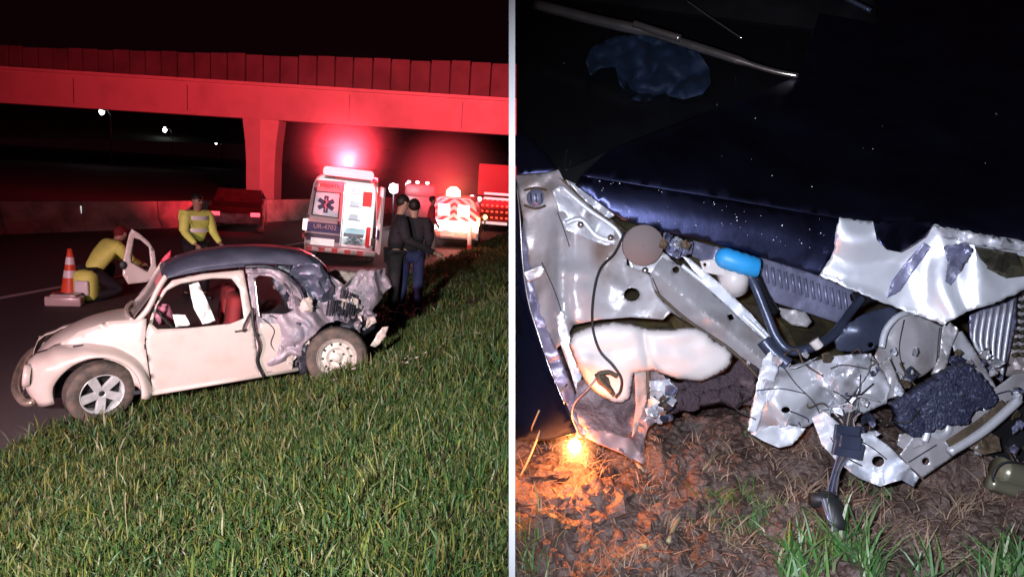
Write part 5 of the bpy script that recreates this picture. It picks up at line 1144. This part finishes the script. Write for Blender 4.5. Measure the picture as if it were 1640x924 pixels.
# connector, cable and torn plug
cb = MB().box(P(1357, 706, 1.30), (.040, .025, .028), CAM_M.to_3x3() @ Matrix.Rotation(R(-8), 3, 'Z')); cb.box(P(1358, 719, 1.30), (.058, .03, .008), CAM_M.to_3x3() @ Matrix.Rotation(R(-12), 3, 'Z')); cb.box(P(1356, 694, 1.30), (.048, .03, .007), CAM_M.to_3x3() @ Matrix.Rotation(R(-8), 3, 'Z'))
o = cb.build('connector', M_NVH, smooth=False, bevel=.002); fixp(o, W)
for k in range(6):
    bt('connector_wire', [(1346 + k * 5, 690, 1.31), (1352 + k * 3, 672, 1.33), (1350 + k * 6, 655 + k, 1.35)], .0016, (M_BROWN, M_NVH, mat('tan_strip', (.42, .3, .26)))[k % 3], 5, 3)
for k in range(7):
    bt('connector_wire', [(1343 + k * 4, 724, 1.31), (1336 + k * 2, 748, 1.30), (1328 + k * 2 + (k % 3) * 2, 775, 1.28), (1322 + k * 3, 800, 1.26)], .0015, (M_LILAC, M_NVH, M_BROWN)[k % 3], 5, 4)
PG = thing('torn_plug', 'black torn plug with frayed wires lying on the mud at the end of the cable', 'plug', GP(1332, 825))
pl = MB(); g0 = [P(1312, 796, 1.245), P(1325, 806, 1.225), P(1335, 830, 1.205), P(1340, 850, 1.195)]
pl.tube(spline(g0, 3), [.010, .016, .020, .023, .024, .023, .021, .020, .018, .012], 12); pl.box(P(1318, 800, 1.22), (.045, .02, .016), CAM_M.to_3x3())
o = pl.build('plug_body', M_BLK); o.parent = PG; o.matrix_parent_inverse = Matrix.Translation(-Vector(PG.location))
for k in range(4):
    o = MB().tube(spline([P(1316 + k * 3, 798, 1.205), P(1322 + k * 3, 818 + k * 4, 1.18), P(1330 + k, 838, 1.17), P(1342 - k * 3, 848 + k, 1.175)], 4), .0018, 5).build('wire', (M_LILAC, M_BEIGE2)[k % 2]); o.parent = PG; o.matrix_parent_inverse = Matrix.Translation(-Vector(PG.location))

# ---- loose earth clods, twigs, dead straw, tufts
cl = MB(); rnd = random.Random(5)
for k in range(1100):
    px, py = rnd.uniform(830, 1690), rnd.uniform(655, 960) ; r = rnd.uniform(.003, .014) * (1.6 if rnd.random() < .08 else 1)
    if k < 30: px, py, r = rnd.uniform(830, 1500), rnd.uniform(740, 950), rnd.uniform(.018, .034)
    c = GP(px, py); sq = (rnd.uniform(.7, 1.4), rnd.uniform(.7, 1.4), rnd.uniform(.5, .9)); n0 = len(cl.v)
    cl.ball(c, r, 4 if r < .015 else 8, sq)
    for q in range(n0, len(cl.v)):
        v_ = cl.v[q]; cl.v[q] = c + (v_ - c) * (1 + .5 * noise.noise(v_ * 90) + (.5 * noise.noise(v_ * 35) if r > .015 else 0))
tag(cl.build('earth_clods', M_MUD, smooth=False), 'loose brown earth clods scattered over the mud', 'earth', kind='stuff')
def bladesB(name, m, seed, label, n, region, h0, h1, w0, w1, lean0, lean1, cl_=None):
    rg = random.Random(seed); Pp, H, Wd, Le = [], [], [], []
    cen = [(rg.uniform(region[0], region[2]), rg.uniform(region[1], region[3])) for _ in range(cl_)] if cl_ else None
    while len(Pp) < n:
        if cen:
            c = rg.choice(cen); x, y = rg.gauss(c[0], 16), rg.gauss(c[1], 11)
        else: x, y = rg.uniform(region[0], region[2]), rg.uniform(region[1], region[3])
        if x < 832: continue
        Pp.append(tuple(GP(x, y) - n_ax * .004)); H.append(rg.uniform(h0, h1)); Wd.append(rg.uniform(w0, w1)); Le.append(rg.uniform(lean0, lean1))
    return Pp, H, Wd, Le
def mix(*gs): return [sum((g[i] for g in gs), []) for i in range(4)]
M_STRAW = mat('dead_straw', (.26, .18, .12), .7, 0, .3, 8, island=[(.30, .21, .13), (.20, .13, .09), (.38, .28, .19), (.14, .09, .06), (.26, .15, .12)])
q = mix(bladesB('', None, 1, '', 2300, (832, 700, 1680, 960), .015, .045, .001, .0022, .6, 1.4), bladesB('', None, 2, '', 1100, (835, 690, 1300, 940), .015, .045, .001, .0024, .3, 1.3, 40),
        bladesB('', None, 3, '', 900, (1180, 690, 1640, 900), .03, .08, .0012, .0028, .5, 1.3, 22))
blades('dead_grass', q[0], q[1], q[2], q[3], M_STRAW, 21, 'dry brown grass and rootlets matted over the mud', up=tuple(n_ax))
M_GR2 = mat('fresh_grass', (.04, .10, .02), .5, 0, .5, 3, island=[(.05, .16, .03), (.08, .22, .05), (.14, .26, .08), (.04, .10, .03), (.24, .26, .14)], spec=.7)
q = mix(bladesB('', None, 4, '', 230, (1260, 905, 1420, 950), .05, .13, .003, .006, .1, .9, 9), bladesB('', None, 5, '', 170, (1490, 918, 1690, 965), .05, .13, .003, .006, .1, .8, 9),
        bladesB('', None, 6, '', 45, (835, 860, 870, 940), .04, .10, .002, .004, .2, .9, 3), bladesB('', None, 7, '', 110, (1360, 770, 1440, 800), .03, .06, .002, .004, .4, 1.0, 3),
        bladesB('', None, 8, '', 90, (1215, 800, 1240, 830), .03, .07, .002, .0035, .3, .9, 2), bladesB('', None, 9, '', 16, (1200, 700, 1215, 712), .03, .05, .0025, .004, .3, .9, 1), bladesB('', None, 10, '', 100, (1090, 790, 1200, 880), .04, .08, .0012, .0025, .6, 1.2, 4))
blades('fresh_grass_tufts', q[0], q[1], q[2], q[3], M_GR2, 22, 'fresh green grass tufts growing out of the mud at the bottom right', up=tuple((n_ax + a_ax * .5).normalized()))
for k, (pts, r, lb) in enumerate((
    ([(833, 775), (850, 770), (880, 745), (905, 715)], .0022, 'pale dry stem leaning up to the glowing bulb'),
    ([(838, 700), (850, 730), (852, 760), (862, 775)], .0020, 'upright dry stem near the white board'),
    ([(1090, 815), (1078, 845), (1070, 870)], .0045, 'dark stick lying on the grey mud in the middle'),
    ([(1120, 768), (1135, 755), (1150, 728)], .0035, 'thick pale root between bulb and crumpled panel'),
    ([(1022, 874), (1034, 882)], .0045, 'short white splinter on the mud'),
    ([(1012, 738), (1030, 752)], .0045, 'pale splinter at the tip of the torn liner'),
    ([(1500, 905), (1530, 895), (1560, 880)], .0018, 'thin twig left of the green tuft at lower right'))):
    z = thing('twig', lb, 'twig', GP(*pts[0])); 
    o = MB().tube(spline([GP(*p) + n_ax * (.006 + (.05 * i if k < 2 else 0)) for i, p in enumerate(pts)], 4), r, 6).build('stem', mat('dry_straw', (.3, .2, .1))); o.parent = z; o.matrix_parent_inverse = Matrix.Translation(-Vector(z.location))

# ---- seams, scratches, small scraps on the wreck
rq = random.Random(31)
M_SEAM = mat('seam_dark', (.03, .025, .025), .8)  # thin dark lines along the creases of the panels
def seam(pts, d, r=.0011, m=M_SEAM): bt('seam', [(x, y, d) for x, y in pts], r, m, 5, 4)
for pts, d in (([(1255, 588), (1275, 615), (1300, 640), (1312, 660)], 1.35), ([(1212, 625), (1250, 622), (1290, 630)], 1.35), ([(1425, 575), (1436, 600), (1441, 618)], 1.37), ([(1448, 512), (1440, 560), (1450, 600)], 1.44),
               ([(1378, 600), (1376, 625), (1365, 655)], 1.33), ([(1330, 590), (1350, 584), (1388, 590)], 1.32), ([(1505, 525), (1500, 580)], 1.40), ([(893, 340), (905, 372), (912, 395)], 1.54), ([(868, 420), (890, 470), (905, 520)], 1.50),
               ([(1045, 445), (1058, 475), (1070, 500)], 1.46), ([(940, 420), (930, 460), (935, 500)], 1.54), ([(1360, 700), (1390, 712), (1420, 735)], 1.31), ([(1330, 700), (1350, 728), (1380, 745)], 1.31), ([(1455, 740), (1500, 712)], 1.365)):
    seam(pts, d)
for k in range(90):
    x, y = rq.choice(((rq.uniform(1190, 1420), rq.uniform(565, 600)), (rq.uniform(1330, 1400), rq.uniform(640, 700)), (rq.uniform(1430, 1600), rq.uniform(560, 640)), (rq.uniform(1060, 1110), rq.uniform(375, 410)), (rq.uniform(1040, 1075), rq.uniform(620, 670)), (rq.uniform(1560, 1640), rq.uniform(600, 720))))
    r = rq.uniform(5, 15); a = [(x + r * rq.uniform(.4, 1.1) * math.cos(t_), y + r * rq.uniform(.4, 1.1) * math.sin(t_)) for t_ in (0, 1.2, 2.4, 3.6, 4.8)]
    bs('metal_scrap', a, (M_BEIGE, M_SILV, M_BROWN, M_LILAC, M_NVH, M_BEIGE2)[k % 6], rq.uniform(1.34, 1.42), rq.uniform(-.002, .002), rq.uniform(-.002, .002), .012, 9, 100 + k, 6)
for k in range(26):
    x, y = rq.uniform(1180, 1600), rq.uniform(560, 690); pts = [(x, y, rq.uniform(1.33, 1.40))]
    for j in range(3): pts.append((pts[-1][0] + rq.uniform(-35, 35), pts[-1][1] + rq.uniform(-10, 30), rq.uniform(1.33, 1.40)))
    bt('loose_wire', pts, rq.uniform(.0010, .0022), (M_BLK, M_NVH, M_BROWN, M_BEIGE2)[k % 4], 5, 5)

dp = MB(); rq = random.Random(77)
for k in range(150):
    x = rq.uniform(830, 1640); y = rq.uniform(5, crease_y(x) - 2) if rq.random() < .25 else crease_y(x) + rq.uniform(0, 60)
    if y > crease_y(x) and (x < 930 or x > 1330): continue
    if y < crease_y(x): 
        if x < 1290 and y < 262 - (x - 930) * .35: d = d_glass(x, y) - .003
        elif x < 940: continue
        else: d = d_top(x, y) - .003
    else: d = d_lip(x, y) - .003
    dp.ball(P(x, y, d), rq.choice((.0005, .0005, .0007, .0011)) * (d / 1.4), 4)
tag(dp.build('water_drops', mat('drop_white', (.85, .88, .95), .25)), 'tiny bright water drops and grit on the dark bonnet and windscreen', 'drops', kind='stuff')

db = MB(); rq = random.Random(8)
for k in range(60):
    p = CARM @ Vector((rq.uniform(-2.9, -.9), rq.uniform(.75, 1.7), 0)); z = bank(p.x, p.y) + rq.uniform(.02, .08); r = rq.uniform(.008, .035)
    db.add([(p.x + r * rq.uniform(-1, 1), p.y + r * rq.uniform(-1, 1), z + r * rq.uniform(-.6, .6)) for _ in range(4)], [(0, 1, 2), (0, 2, 3), (0, 3, 1), (1, 3, 2)])
tag(db.build('crash_debris', M_CREAM, smooth=False), 'small pale fragments of glass and paint lying in the grass by the rear wheel', 'debris', kind='stuff')

co = [(1343, 350), (1390, 356), (1440, 358), (1494, 360), (1530, 366), (1570, 375), (1700, 398), (1700, 450), (1639, 464), (1600, 482), (1552, 497), (1523, 512), (1512, 520), (1439, 495), (1380, 471), (1312, 441), (1335, 405)]
ccx = sum(p[0] for p in co) / len(co); ccy = sum(p[1] for p in co) / len(co)
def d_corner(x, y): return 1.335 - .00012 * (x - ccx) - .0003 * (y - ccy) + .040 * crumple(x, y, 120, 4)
bs('fold_shade', [(1480, 388), (1492, 396), (1470, 425), (1442, 466), (1420, 478), (1428, 450), (1452, 418)], M_LILAC, 0, fn=lambda x, y: d_corner(x, y) - .004, cell=8)  # shade of the fold laid over the corner as a darker sheet
bs('fold_shade', [(1590, 400), (1640, 412), (1690, 430), (1660, 440), (1612, 446), (1580, 430)], M_OLIVE, 0, fn=lambda x, y: d_corner(x, y) - .006, cell=8)
for pts in ([(1372, 398), (1388, 428), (1404, 458)], [(1500, 372), (1496, 410), (1512, 445), (1508, 500)], [(1525, 385), (1540, 430), (1530, 470)], [(1560, 440), (1600, 452), (1640, 446)], [(1400, 380), (1430, 410), (1460, 404)], [(1545, 470), (1580, 470), (1610, 460)]):
    q_ = [(a[0], a[1]) for a in spline([Vector((x, y, 0)) for x, y in pts], 6)]
    o = MB().tube([P(x, y, d_corner(x, y) - .0008) for x, y in q_], .0012, 5).build('crease_line', M_SILV); fixp(o, W)
